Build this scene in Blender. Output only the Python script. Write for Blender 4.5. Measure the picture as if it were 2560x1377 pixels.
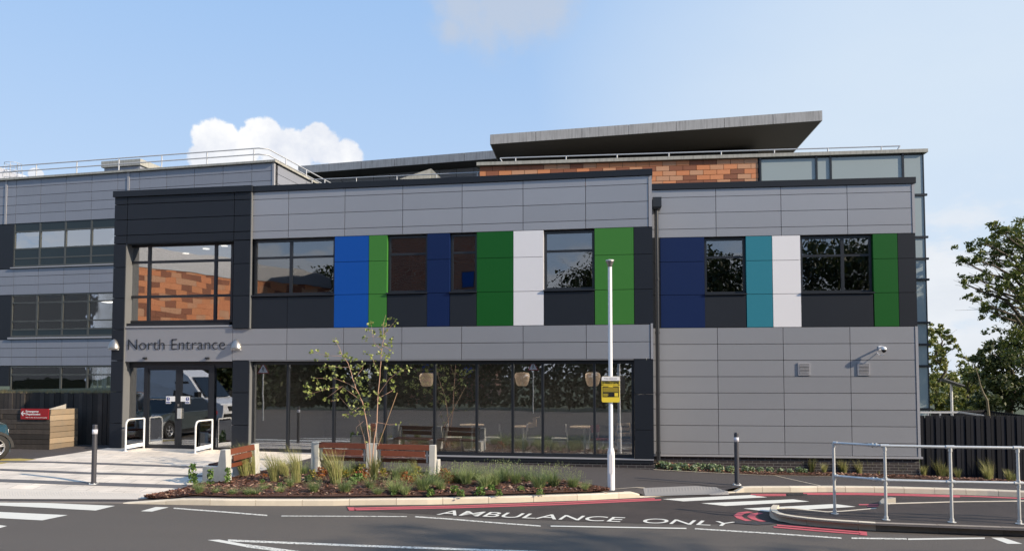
import bpy, math, random
from mathutils import Vector, Matrix
random.seed(7)
R = math.radians
scene = bpy.context.scene
COL = scene.collection
for o in list(bpy.data.objects): bpy.data.objects.remove(o)

# ------------------------------------------------------------------ camera
FPX, CX, CY = 1884.0, 1280.0, 853.0            # focal length and principal point in photo pixels (2560 x 1377)
CAM = Vector((3.28, -19.93, 2.53)); YAW = R(9.35); PITCH = R(2.64)
cam_d = bpy.data.cameras.new('camera'); cam = bpy.data.objects.new('camera', cam_d); COL.objects.link(cam)
cam_d.sensor_width = 36; cam_d.lens = 36*FPX/2560; cam_d.shift_y = (CY-688.5)/2560
cam_d.clip_start = 0.1; cam_d.clip_end = 6000
cam.location = CAM; cam.rotation_euler = (R(90)+PITCH, 0, YAW)
scene.camera = cam

# ------------------------------------------------------------------ light
SUN_AZ, SUN_EL = R(-15), R(26)                 # from +X, swung a little towards the viewer
sd = Vector((math.cos(SUN_AZ)*math.cos(SUN_EL), math.sin(SUN_AZ)*math.cos(SUN_EL), math.sin(SUN_EL)))
sun_d = bpy.data.lights.new('sun', 'SUN'); sun = bpy.data.objects.new('sun', sun_d); COL.objects.link(sun)
sun_d.energy = 5.0; sun_d.angle = R(0.8); sun_d.color = (1.0, 0.84, 0.64)
sun.rotation_euler = sd.to_track_quat('Z', 'Y').to_euler(); sun.location = (30, -15, 25)

world = bpy.data.worlds.new('World'); scene.world = world; world.use_nodes = True
W = world.node_tree; W.nodes.clear()
def wn(t, **k):
    n = W.nodes.new(t)
    for a, b in k.items(): setattr(n, a, b)
    return n
def wl(a, b): W.links.new(a, b)
def wmath(op, a, b=None, clamp=False):
    n = wn('ShaderNodeMath', operation=op, use_clamp=clamp)
    for i, v in enumerate((a, b)):
        if v is None: continue
        if isinstance(v, (int, float)): n.inputs[i].default_value = v
        else: wl(v, n.inputs[i])
    return n.outputs[0]
sky = wn('ShaderNodeTexSky', sky_type='NISHITA', sun_disc=False)
sky.sun_elevation = SUN_EL; sky.sun_rotation = math.atan2(sd.x, sd.y)
sky.altitude = 50; sky.air_density = 1.0; sky.dust_density = 1.6; sky.ozone_density = 1.5
tc = wn('ShaderNodeTexCoord')
D = tc.outputs['Generated']
def nz(scale, detail=6, rough=.55, off=(0,0,0), zs=1.0):
    mp = wn('ShaderNodeMapping'); mp.inputs['Location'].default_value = off; mp.inputs['Scale'].default_value = (1,1,zs)
    wl(D, mp.inputs['Vector'])
    n = wn('ShaderNodeTexNoise'); n.inputs['Scale'].default_value = scale; n.inputs['Detail'].default_value = detail
    n.inputs['Roughness'].default_value = rough; wl(mp.outputs[0], n.inputs['Vector']); return n.outputs['Fac']
def pixdir(px, py):
    u, v = (px-CX)/FPX, -(py-CY)/FPX
    y = math.cos(PITCH) - v*math.sin(PITCH); z = math.sin(PITCH) + v*math.cos(PITCH)
    d = Vector((u*math.cos(YAW)-y*math.sin(YAW), u*math.sin(YAW)+y*math.cos(YAW), z))
    return d
def blob(px, py, rad, squash=1.0):
    """soft round mask in the sky around one direction (1 inside, 0 outside)"""
    c = pixdir(px, py).normalized()
    s = wn('ShaderNodeVectorMath', operation='SUBTRACT'); wl(D, s.inputs[0]); s.inputs[1].default_value = c
    m = wn('ShaderNodeVectorMath', operation='MULTIPLY'); wl(s.outputs[0], m.inputs[0]); m.inputs[1].default_value = (1, 1, squash)
    l = wn('ShaderNodeVectorMath', operation='LENGTH'); wl(m.outputs[0], l.inputs[0])
    return wmath('SUBTRACT', 1.0, wmath('DIVIDE', l.outputs['Value'], rad), clamp=True)
def ramp(v, a, b):
    n = wn('ShaderNodeMapRange', interpolation_type='SMOOTHSTEP'); wl(v, n.inputs[0])
    n.inputs[1].default_value = a; n.inputs[2].default_value = b; return n.outputs[0]
def mixc(f, a, b):
    n = wn('ShaderNodeMix', data_type='RGBA'); 
    if isinstance(f, (int, float)): n.inputs[0].default_value = f
    else: wl(f, n.inputs[0])
    for i, v in ((6, a), (7, b)):
        if isinstance(v, tuple): n.inputs[i].default_value = (*v, 1)
        else: wl(v, n.inputs[i])
    return n.outputs[2]
SKYK = 0.112
sep = wn('ShaderNodeSeparateXYZ'); wl(D, sep.inputs[0])
skys = wn('ShaderNodeVectorMath', operation='SCALE'); wl(sky.outputs[0], skys.inputs[0]); skys.inputs[3].default_value = 1.0
SKY = skys.outputs[0]
# thin veil, thicker towards the right of the view and towards the horizon
vd = pixdir(2600, 700).normalized()
dt = wn('ShaderNodeVectorMath', operation='DOT_PRODUCT'); wl(D, dt.inputs[0]); dt.inputs[1].default_value = vd
veil = ramp(dt.outputs['Value'], 0.70, 1.0)
veil = wmath('MULTIPLY', veil, wmath('ADD', 0.75, wmath('MULTIPLY', nz(2.2, 5, .55, (3,1,0), 2.5), 0.4)), clamp=True)
wisps = wmath('MULTIPLY', ramp(nz(3.0, 8, .62, (7,2,5), 3.5), .50, .78), 0.35)
veil = wmath('MAXIMUM', wmath('MAXIMUM', veil, wisps), ramp(sep.outputs[2], .75, -.30))
c1 = mixc(veil, mixc(.82, SKY, (2.0, 3.65, 6.4)), (4.6, 5.35, 6.2))
# low cumulus bank near the horizon, behind the trees and round the whole sky
lowm = ramp(sep.outputs[2], 0.21, 0.10)
cum = ramp(wmath('ADD', nz(7.0, 9, .6, (0,0,2), 2.2), wmath('MULTIPLY', lowm, .22)), .555, .69)
cum = wmath('MULTIPLY', cum, ramp(sep.outputs[2], 0.27, 0.13))
c2 = mixc(wmath('MULTIPLY', cum, .85), c1, mixc(nz(11, 6, .6, (1,5,1), 1.8), (4.7, 5.0, 5.5), (6.4, 6.5, 6.6)))
# the bright cumulus over the left wing, a grey puff at the top
edge = wmath('MULTIPLY', wmath('SUBTRACT', nz(22, 9, .66, (2,2,2)), .5), 1.25)
bl = None
for (px, py, rr) in ((540, 345, .036), (520, 398, .030), (592, 388, .040), (655, 346, .037), (722, 388, .048), (800, 362, .037), (862, 392, .032), (90, 436, .010)):
    b = blob(px, py, rr, 1.1); bl = b if bl is None else wmath('MAXIMUM', bl, b)
cl = ramp(wmath('ADD', bl, wmath('MULTIPLY', edge, ramp(bl, 0.0, .35))), .20, .38)
shade = mixc(ramp(wmath('ADD', nz(9, 6, .6, (4,4,1)), wmath('MULTIPLY', sep.outputs[2], .9)), .55, .85), (4.9, 5.2, 5.9), (7.0, 7.0, 7.0))
c3 = mixc(cl, c2, shade)
gb = None
for (px, py, rr) in ((1160, 20, .07), (1260, 8, .10), (1360, 0, .07), (1130, 75, .04)):
    b = blob(px, py, rr, 1.0); gb = b if gb is None else wmath('MAXIMUM', gb, b)
gp = wmath('MULTIPLY', ramp(wmath('ADD', gb, wmath('MULTIPLY', edge, ramp(gb, 0, .5))), .15, .9), .75)
c4 = mixc(gp, c3, (3.7, 4.1, 4.8))
bg = wn('ShaderNodeBackground'); wl(c4, bg.inputs[0]); bg.inputs[1].default_value = SKYK
wo = wn('ShaderNodeOutputWorld'); wl(bg.outputs[0], wo.inputs[0])

scene.view_settings.view_transform = 'Standard'; scene.view_settings.look = 'None'
scene.view_settings.exposure = 0.42; scene.view_settings.gamma = 1
scene.render.engine = 'CYCLES'
scene.cycles.max_bounces = 8; scene.cycles.transparent_max_bounces = 16

# ------------------------------------------------------------------ materials
MATS = {}
def mat(name, col, rough=.6, metal=0.0, noise=0.0, nscale=4.0, bump=0.0, bscale=40.0, var=0.0, spec=None, coat=0.0, col2=None, streak=0.0, speck=0.0, ramp_cols=None, emit=None, trans=None):
    if name in MATS: return MATS[name]
    m = bpy.data.materials.new(name); m.use_nodes = True; t = m.node_tree
    b = t.nodes['Principled BSDF']
    b.inputs['Roughness'].default_value = rough; b.inputs['Metallic'].default_value = metal
    if spec is not None: b.inputs['Specular IOR Level'].default_value = spec
    if coat: b.inputs['Coat Weight'].default_value = coat; b.inputs['Coat Roughness'].default_value = .08
    L = t.links.new
    tcn = t.nodes.new('ShaderNodeTexCoord'); P = tcn.outputs['Object']
    cur = None; P0 = P
    base = t.nodes.new('ShaderNodeRGB'); base.outputs[0].default_value = (*col, 1); cur = base.outputs[0]
    def mul(cur, fac_out, lo, hi):
        mr = t.nodes.new('ShaderNodeMapRange'); L(fac_out, mr.inputs[0]); mr.inputs[3].default_value = lo; mr.inputs[4].default_value = hi
        v = t.nodes.new('ShaderNodeVectorMath'); v.operation = 'SCALE'; L(cur, v.inputs[0]); L(mr.outputs[0], v.inputs[3]); return v.outputs[0]
    if ramp_cols:
        a = t.nodes.new('ShaderNodeAttribute'); a.attribute_name = 'var'
        r = t.nodes.new('ShaderNodeValToRGB'); r.color_ramp.interpolation = 'CONSTANT' if ramp_cols[0] == 'C' else 'LINEAR'
        cs = ramp_cols[1:]; el = r.color_ramp.elements
        while len(el) < len(cs): el.new(.5)
        for i, c in enumerate(cs):
            el[i].position = i/len(cs) if ramp_cols[0] == 'C' else i/max(1, len(cs)-1); el[i].color = (*c, 1)
        L(a.outputs['Fac'], r.inputs[0]); cur = r.outputs[0]
    if col2:
        n = t.nodes.new('ShaderNodeTexNoise'); n.inputs['Scale'].default_value = nscale; n.inputs['Detail'].default_value = 8; n.inputs['Roughness'].default_value = .65
        L(P, n.inputs['Vector'])
        mr = t.nodes.new('ShaderNodeMapRange'); L(n.outputs['Fac'], mr.inputs[0]); mr.inputs[1].default_value = .38; mr.inputs[2].default_value = .64
        mx = t.nodes.new('ShaderNodeMix'); mx.data_type = 'RGBA'; L(mr.outputs[0], mx.inputs[0]); L(cur, mx.inputs[6]); mx.inputs[7].default_value = (*col2, 1); cur = mx.outputs[2]
    if noise:
        n = t.nodes.new('ShaderNodeTexNoise'); n.inputs['Scale'].default_value = nscale; n.inputs['Detail'].default_value = 6
        n.inputs['Roughness'].default_value = .6; L(P, n.inputs['Vector']); cur = mul(cur, n.outputs['Fac'], 1-noise, 1+noise)
    if streak:
        mp = t.nodes.new('ShaderNodeMapping'); mp.inputs['Scale'].default_value = (6, 6, .5); L(P, mp.inputs[0])
        n = t.nodes.new('ShaderNodeTexNoise'); n.inputs['Scale'].default_value = 2.0; n.inputs['Detail'].default_value = 7; L(mp.outputs[0], n.inputs['Vector'])
        mr = t.nodes.new('ShaderNodeMapRange'); L(n.outputs['Fac'], mr.inputs[0]); mr.inputs[1].default_value = .45; mr.inputs[2].default_value = .72
        cur = mul(cur, mr.outputs[0], 1.0, 1-streak)
    if speck:
        n = t.nodes.new('ShaderNodeTexNoise'); n.inputs['Scale'].default_value = 45; n.inputs['Detail'].default_value = 5; n.inputs['Roughness'].default_value = .75; L(P, n.inputs['Vector']); mr0 = t.nodes.new('ShaderNodeMapRange'); L(n.outputs['Fac'], mr0.inputs[0]); mr0.inputs[1].default_value = .3; mr0.inputs[2].default_value = .7; cur = mul(cur, mr0.outputs[0], 1-speck, 1+speck)
        n = t.nodes.new('ShaderNodeTexNoise'); n.inputs['Scale'].default_value = .22; n.inputs['Detail'].default_value = 4; mp = t.nodes.new('ShaderNodeMapping'); mp.inputs['Scale'].default_value = (.35, 1.6, 1); L(P, mp.inputs[0]); L(mp.outputs[0], n.inputs['Vector']); cur = mul(cur, n.outputs['Fac'], .80, 1.2)
    if var:
        a = t.nodes.new('ShaderNodeAttribute'); a.attribute_name = 'var'; cur = mul(cur, a.outputs['Fac'], 1-var, 1+var)
    L(cur, b.inputs['Base Color'])
    if bump:
        n = t.nodes.new('ShaderNodeTexNoise'); n.inputs['Scale'].default_value = bscale; n.inputs['Detail'].default_value = 4; L(P, n.inputs['Vector'])
        bp = t.nodes.new('ShaderNodeBump'); bp.inputs['Strength'].default_value = bump; bp.inputs['Distance'].default_value = .02
        L(n.outputs['Fac'], bp.inputs['Height']); L(bp.outputs[0], b.inputs['Normal'])
    if emit:
        b.inputs['Emission Color'].default_value = (*emit[:3], 1); b.inputs['Emission Strength'].default_value = emit[3]
    if trans:   # leaves: let some light through
        tr = t.nodes.new('ShaderNodeBsdfTranslucent'); L(cur, tr.inputs[0]); mx = t.nodes.new('ShaderNodeMixShader'); mx.inputs[0].default_value = trans
        out = t.nodes['Material Output']; L(b.outputs[0], mx.inputs[1]); L(tr.outputs[0], mx.inputs[2]); L(mx.outputs[0], out.inputs[0])
    MATS[name] = m; return m

def glass(name, refl=.16, tint=.62, wob=.02, ws=.9, col=(1,1,1)):
    m = bpy.data.materials.new(name); m.use_nodes = True; t = m.node_tree; t.nodes.clear(); L = t.links.new
    o = t.nodes.new('ShaderNodeOutputMaterial'); mx = t.nodes.new('ShaderNodeMixShader')
    tr = t.nodes.new('ShaderNodeBsdfTransparent'); tr.inputs[0].default_value = (tint*col[0], tint*col[1], tint*col[2], 1)
    gl = t.nodes.new('ShaderNodeBsdfGlossy'); gl.inputs['Roughness'].default_value = 0.0; gl.inputs[0].default_value = (.92, .95, 1, 1)
    fr = t.nodes.new('ShaderNodeFresnel'); fr.inputs[0].default_value = 1.5
    ad = t.nodes.new('ShaderNodeMath'); ad.operation = 'ADD'; ad.use_clamp = True; ad.inputs[1].default_value = refl; L(fr.outputs[0], ad.inputs[0])
    tcn = t.nodes.new('ShaderNodeTexCoord'); n = t.nodes.new('ShaderNodeTexNoise'); n.inputs['Scale'].default_value = ws; n.inputs['Detail'].default_value = 1.5
    mp = t.nodes.new('ShaderNodeMapping'); mp.inputs['Scale'].default_value = (1, 1, 1.6); L(tcn.outputs['Object'], mp.inputs[0]); L(mp.outputs[0], n.inputs['Vector'])
    bp = t.nodes.new('ShaderNodeBump'); bp.inputs['Strength'].default_value = wob; bp.inputs['Distance'].default_value = .3; L(n.outputs['Fac'], bp.inputs['Height'])
    L(bp.outputs[0], gl.inputs['Normal'])
    L(ad.outputs[0], mx.inputs[0]); L(tr.outputs[0], mx.inputs[1]); L(gl.outputs[0], mx.inputs[2]); L(mx.outputs[0], o.inputs[0])
    MATS[name] = m; return m

GREY = mat('grey_composite_panel', (.330,.340,.368), .36, metal=.35, noise=.035, nscale=1.2, var=.04, bump=.10, bscale=1.1)
GREY2 = mat('grey_trim', (.33,.335,.36), .4, noise=.04)
DARK = mat('anthracite_cladding', (.016,.020,.028), .45, spec=.25, noise=.10, nscale=1.5, var=.06)
DARKF = mat('anthracite_frame', (.016,.019,.025), .35)
BACK = mat('joint_backing', (.012,.013,.016), .8)
BLUE = mat('blue_panel', (.004,.072,.35), .45, spec=.25, noise=.03, nscale=1)
LGREEN = mat('light_green_panel', (.048,.195,.036), .45, spec=.25, noise=.03, nscale=1)
DGREEN = mat('dark_green_panel', (.006,.092,.013), .45, spec=.25, noise=.03, nscale=1)
NAVY = mat('navy_panel', (.004,.016,.075), .45, spec=.25, noise=.03, nscale=1)
TEAL = mat('teal_panel', (.026,.19,.26), .45, spec=.25, noise=.03, nscale=1)
WHITEP = mat('white_panel', (.76,.76,.79), .35, noise=.02, nscale=1)
OLDGREY = mat('old_grey_cladding', (.235,.255,.305), .45, noise=.05, nscale=1.0, var=.05, streak=.05)
WEATHER = mat('weathered_coping', (.36,.36,.33), .8, noise=.18, nscale=3, streak=.30)
WEATHER2 = mat('weathered_fascia', (.33,.335,.345), .75, noise=.16, nscale=1.6, streak=.36)
SOFFIT = mat('dark_soffit', (.05,.045,.04), .8)
LOUVRE = mat('dark_louvre', (.02,.02,.024), .6)
GALV = mat('galvanised_steel', (.60,.61,.60), .48, metal=.45, noise=.18, nscale=14, bump=.05)
RAILG = mat('roof_rail_steel', (.42,.44,.47), .5, metal=.3)
WHITEM = mat('white_painted_steel', (.80,.81,.82), .3, noise=.03, nscale=6)
SILVER = mat('brushed_silver', (.34,.33,.32), .36, metal=.8)
TERRA = mat('terracotta_tile', (.5,.2,.1), .75, ramp_cols=['C',(.56,.225,.10),(.50,.27,.16),(.60,.24,.11),(.26,.095,.05),(.52,.26,.145),(.57,.215,.095),(.23,.085,.045)], noise=.08, nscale=6)
SPAND = mat('grey_green_spandrel_glass', (.29,.35,.37), .40, noise=.05, nscale=.5)
SPAND2 = mat('dark_spandrel_glass', (.022,.036,.044), .35, spec=.3, noise=.2, nscale=.7)
OLDFR = mat('old_aluminium_frame', (.085,.09,.085), .5, metal=.2)
CONC = mat('bench_concrete', (.46,.46,.43), .85, noise=.22, nscale=5, bump=.12, bscale=60, streak=.1)
TIMB = mat('oiled_hardwood', (.125,.034,.014), .5, noise=.30, nscale=9, bump=.1, bscale=30, var=.18)
SLEEP = mat('weathered_sleeper', (.055,.045,.037), .85, noise=.5, nscale=5, bump=.3, bscale=25, var=.35, streak=.2)
SLEEPE = mat('pale_sunlit_sleeper_end', (.30,.225,.15), .85, noise=.45, nscale=4, bump=.3, bscale=25, var=.30, col2=(.20,.16,.115))  # pale end timber, its sunlit brightness put into the colour
DBOARD = mat('dark_stained_board', (.040,.035,.032), .85, noise=.5, nscale=4, var=.5, bump=.2)
FENCE = mat('black_fence_board', (.007,.009,.015), .7, spec=.25, noise=.15, nscale=4, var=.3)
BOLL = mat('bollard_grey', (.045,.046,.056), .45)
REFL = mat('reflective_band', (.62,.62,.68), .35)
BLACK = mat('black_plastic', (.012,.012,.013), .45)
RUBBER = mat('rubber', (.018,.018,.018), .85)
SOIL = mat('planter_soil', (.16,.12,.07), .9, noise=.5, nscale=12, col2=(.11,.12,.04), bump=.6, bscale=30)
MULCH = mat('bark_mulch_bed', (.075,.034,.022), .9, noise=.5, nscale=30, bump=1.0, bscale=40)
CHIP = mat('bark_chip', (.1,.05,.03), .8, ramp_cols=['L',(.045,.020,.014),(.17,.070,.042),(.27,.125,.08),(.13,.055,.034),(.55,.37,.25)])
ASPH = mat('road_asphalt', (.118,.103,.089), .85, noise=.16, nscale=1.1, bump=.5, bscale=260, col2=(.103,.091,.079), speck=.22)
ASPHD = mat('new_dark_asphalt', (.048,.038,.034), .8, noise=.22, nscale=1.6, bump=.5, bscale=260, col2=(.058,.045,.040), speck=.22)
FOOT = mat('footway_asphalt', (.070,.061,.060), .85, noise=.14, nscale=1.0, bump=.45, bscale=280, col2=(.064,.057,.057), speck=.22)
KERB = mat('concrete_kerb', (.66,.59,.47), .85, noise=.14, nscale=5, bump=.1, bscale=80, var=.10)
KERBD = mat('old_brown_kerb', (.26,.225,.19), .9, noise=.25, nscale=6, var=.15)
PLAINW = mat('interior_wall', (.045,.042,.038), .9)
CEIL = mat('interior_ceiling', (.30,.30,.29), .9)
FLOORI = mat('interior_floor', (.10,.085,.07), .5, noise=.2, nscale=2)
LAMPE = mat('ceiling_lamp', (.9,.9,.85), .5, emit=(1, .93, .8, 3.0))
SHADE = mat('pendant_shade', (.62,.47,.33), .8, noise=.05, emit=(1, .72, .5, .16))  # faint glow put into the unlit shades to brighten them
WOODL = mat('pale_beech', (.60,.44,.28), .6, noise=.15, nscale=6)
CHAIRP = mat('pale_chair_wood', (.62,.58,.50), .6)
REDS = mat('red_sign', (.33,.014,.018), .45, noise=.05)
WHITE = mat('white_paint', (.80,.80,.80), .5)
LETTER = mat('dark_lettering', (.012,.015,.022), .5)
YELLOW = mat('yellow_sign', (.80,.62,.055), .45)
SBLUE = mat('sign_blue', (.02,.035,.22), .5)
STRIPE = mat('white_road_paint', (.72,.71,.64), .7, noise=.10, nscale=14)
REDP = mat('red_road_paint', (.52,.105,.125), .75, noise=.22, nscale=9)
YELP = mat('yellow_road_paint', (.42,.33,.10), .8, noise=.25, nscale=9)
LEAF_B = mat('birch_leaf', (.2,.25,.06), .5, ramp_cols=['L',(.17,.22,.045),(.30,.36,.09),(.46,.50,.19),(.22,.27,.06)], trans=.35)
STEM = mat('pinkish_stem', (.50,.31,.22), .6, noise=.2, nscale=20)
CANE = mat('bamboo_cane', (.55,.37,.22), .6)
LEAF_T = mat('tree_leaf', (.06,.1,.02), .55, ramp_cols=['L',(.045,.075,.014),(.095,.130,.022),(.17,.19,.040),(.07,.105,.019)], trans=.3)
LEAF_L = mat('light_tree_leaf', (.1,.13,.03), .55, ramp_cols=['L',(.09,.125,.024),(.17,.19,.042),(.24,.24,.062),(.11,.145,.03)], trans=.3)
LEAF_F = mat('far_tree_leaf', (.03,.05,.01), .6, ramp_cols=['L',(.014,.028,.008),(.030,.046,.012),(.048,.060,.016),(.022,.036,.010)], trans=.25)
LEAF_D = mat('dark_tree_leaf', (.03,.05,.01), .6, ramp_cols=['L',(.020,.038,.010),(.042,.060,.014),(.072,.084,.020),(.030,.048,.012)], trans=.3)
BARK = mat('grey_bark', (.075,.066,.052), .9, noise=.4, nscale=6)
BLADE_G = mat('grey_green_blade', (.1,.15,.05), .6, ramp_cols=['L',(.12,.18,.05),(.20,.27,.085),(.38,.43,.21),(.14,.21,.065)], trans=.3)
BLADE_B = mat('blond_grass_blade', (.4,.35,.12), .6, ramp_cols=['L',(.15,.19,.05),(.27,.29,.09),(.42,.37,.16),(.20,.23,.065)], trans=.3)
LEAF_G = mat('herb_leaf', (.05,.12,.02), .55, ramp_cols=['L',(.045,.105,.018),(.08,.165,.03),(.14,.22,.045),(.17,.26,.08)], trans=.25)
LEAF_R = mat('rust_leaf', (.25,.08,.03), .6, ramp_cols=['L',(.20,.045,.020),(.30,.085,.025),(.36,.16,.035),(.16,.10,.03)], trans=.25)
LEAF_Y = mat('yellow_green_leaf', (.3,.28,.05), .6, ramp_cols=['L',(.18,.20,.03),(.30,.28,.05),(.40,.30,.05),(.12,.18,.03)], trans=.25)
CARP = mat('dark_teal_car_paint', (.020,.055,.080), .25, coat=.8)
VANP = mat('white_van_paint', (.72,.73,.75), .3, coat=.5)
ALLOY = mat('alloy_wheel', (.55,.56,.58), .3, metal=.7)
CARGL = mat('car_glass', (.01,.012,.014), .06)
HEAD = mat('lamp_lens', (.7,.7,.72), .1)
G_MAIN = glass('screen_glass', .20, .88, .006, .6)
G_UP = glass('upper_window_glass', .14, .60, .010, .9)
G_PORT = glass('portal_window_glass', .30, .62, .007, .7)
G_DOOR = glass('door_glass', .22, .74, .006, .6)
G_OLDU = glass('old_reflective_glass', .42, .66, .010, .8)
G_OLD = glass('old_window_glass', .0, .93, .010, .8)

def brick_mat():
    m = bpy.data.materials.new('dark_brick'); m.use_nodes = True; t = m.node_tree; b = t.nodes['Principled BSDF']; L = t.links.new
    tcn = t.nodes.new('ShaderNodeTexCoord'); s = t.nodes.new('ShaderNodeSeparateXYZ'); c = t.nodes.new('ShaderNodeCombineXYZ')
    L(tcn.outputs['Object'], s.inputs[0]); L(s.outputs[0], c.inputs[0]); L(s.outputs[2], c.inputs[1])
    k = t.nodes.new('ShaderNodeTexBrick'); L(c.outputs[0], k.inputs['Vector']); k.inputs['Scale'].default_value = 1
    k.inputs['Brick Width'].default_value = .225; k.inputs['Row Height'].default_value = .075; k.inputs['Mortar Size'].default_value = .006
    k.inputs['Color1'].default_value = (.022,.020,.024,1); k.inputs['Color2'].default_value = (.040,.030,.030,1); k.inputs['Mortar'].default_value = (.15,.145,.14,1)
    L(k.outputs['Color'], b.inputs['Base Color']); b.inputs['Roughness'].default_value = .8
    MATS['brick'] = m; return m
BRICK = brick_mat()
def paving_mat():
    m = bpy.data.materials.new('pale_block_paving'); m.use_nodes = True; t = m.node_tree; b = t.nodes['Principled BSDF']; L = t.links.new
    tcn = t.nodes.new('ShaderNodeTexCoord'); mp = t.nodes.new('ShaderNodeMapping'); mp.inputs['Rotation'].default_value = (0,0,R(-4)); L(tcn.outputs['Object'], mp.inputs[0])
    k = t.nodes.new('ShaderNodeTexBrick'); L(mp.outputs[0], k.inputs['Vector']); k.inputs['Scale'].default_value = 1
    k.inputs['Brick Width'].default_value = .6; k.inputs['Row Height'].default_value = .3; k.inputs['Mortar Size'].default_value = .006; k.inputs['Bias'].default_value = -.2
    k.inputs['Color1'].default_value = (.76,.68,.58,1); k.inputs['Color2'].default_value = (.64,.59,.52,1); k.inputs['Mortar'].default_value = (.33,.30,.26,1)
    n = t.nodes.new('ShaderNodeTexNoise'); n.inputs['Scale'].default_value = 1.7; n.inputs['Detail'].default_value = 8; L(tcn.outputs['Object'], n.inputs['Vector'])
    mr = t.nodes.new('ShaderNodeMapRange'); L(n.outputs['Fac'], mr.inputs[0]); mr.inputs[1].default_value = .3; mr.inputs[2].default_value = .7; mr.inputs[3].default_value = .82; mr.inputs[4].default_value = 1.14
    v = t.nodes.new('ShaderNodeVectorMath'); v.operation = 'SCALE'; L(k.outputs['Color'], v.inputs[0]); L(mr.outputs[0], v.inputs[3]); L(v.outputs[0], b.inputs['Base Color'])
    b.inputs['Roughness'].default_value = .85; MATS['paving'] = m; return m
PAVE = paving_mat()
PAVED = mat('dark_paving_band', (.115,.115,.122), .85, noise=.2, nscale=6)
def tactile_mat(col):
    m = bpy.data.materials.new('blister_paving'); m.use_nodes = True; t = m.node_tree; b = t.nodes['Principled BSDF']; L = t.links.new
    tcn = t.nodes.new('ShaderNodeTexCoord'); v = t.nodes.new('ShaderNodeTexVoronoi'); v.inputs['Scale'].default_value = 15; v.inputs['Randomness'].default_value = 0
    L(tcn.outputs['Object'], v.inputs['Vector'])
    mr = t.nodes.new('ShaderNodeMapRange'); mr.interpolation_type = 'SMOOTHSTEP'; L(v.outputs['Distance'], mr.inputs[0]); mr.inputs[1].default_value = .25; mr.inputs[2].default_value = .38; mr.inputs[3].default_value = 1; mr.inputs[4].default_value = 0
    bp = t.nodes.new('ShaderNodeBump'); bp.inputs['Strength'].default_value = .7; bp.inputs['Distance'].default_value = .012; L(mr.outputs[0], bp.inputs['Height']); L(bp.outputs[0], b.inputs['Normal'])
    b.inputs['Base Color'].default_value = (*col, 1); b.inputs['Roughness'].default_value = .85; return m
TACT = tactile_mat((.27,.26,.25)); TACT2 = tactile_mat((.62,.57,.50))

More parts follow.
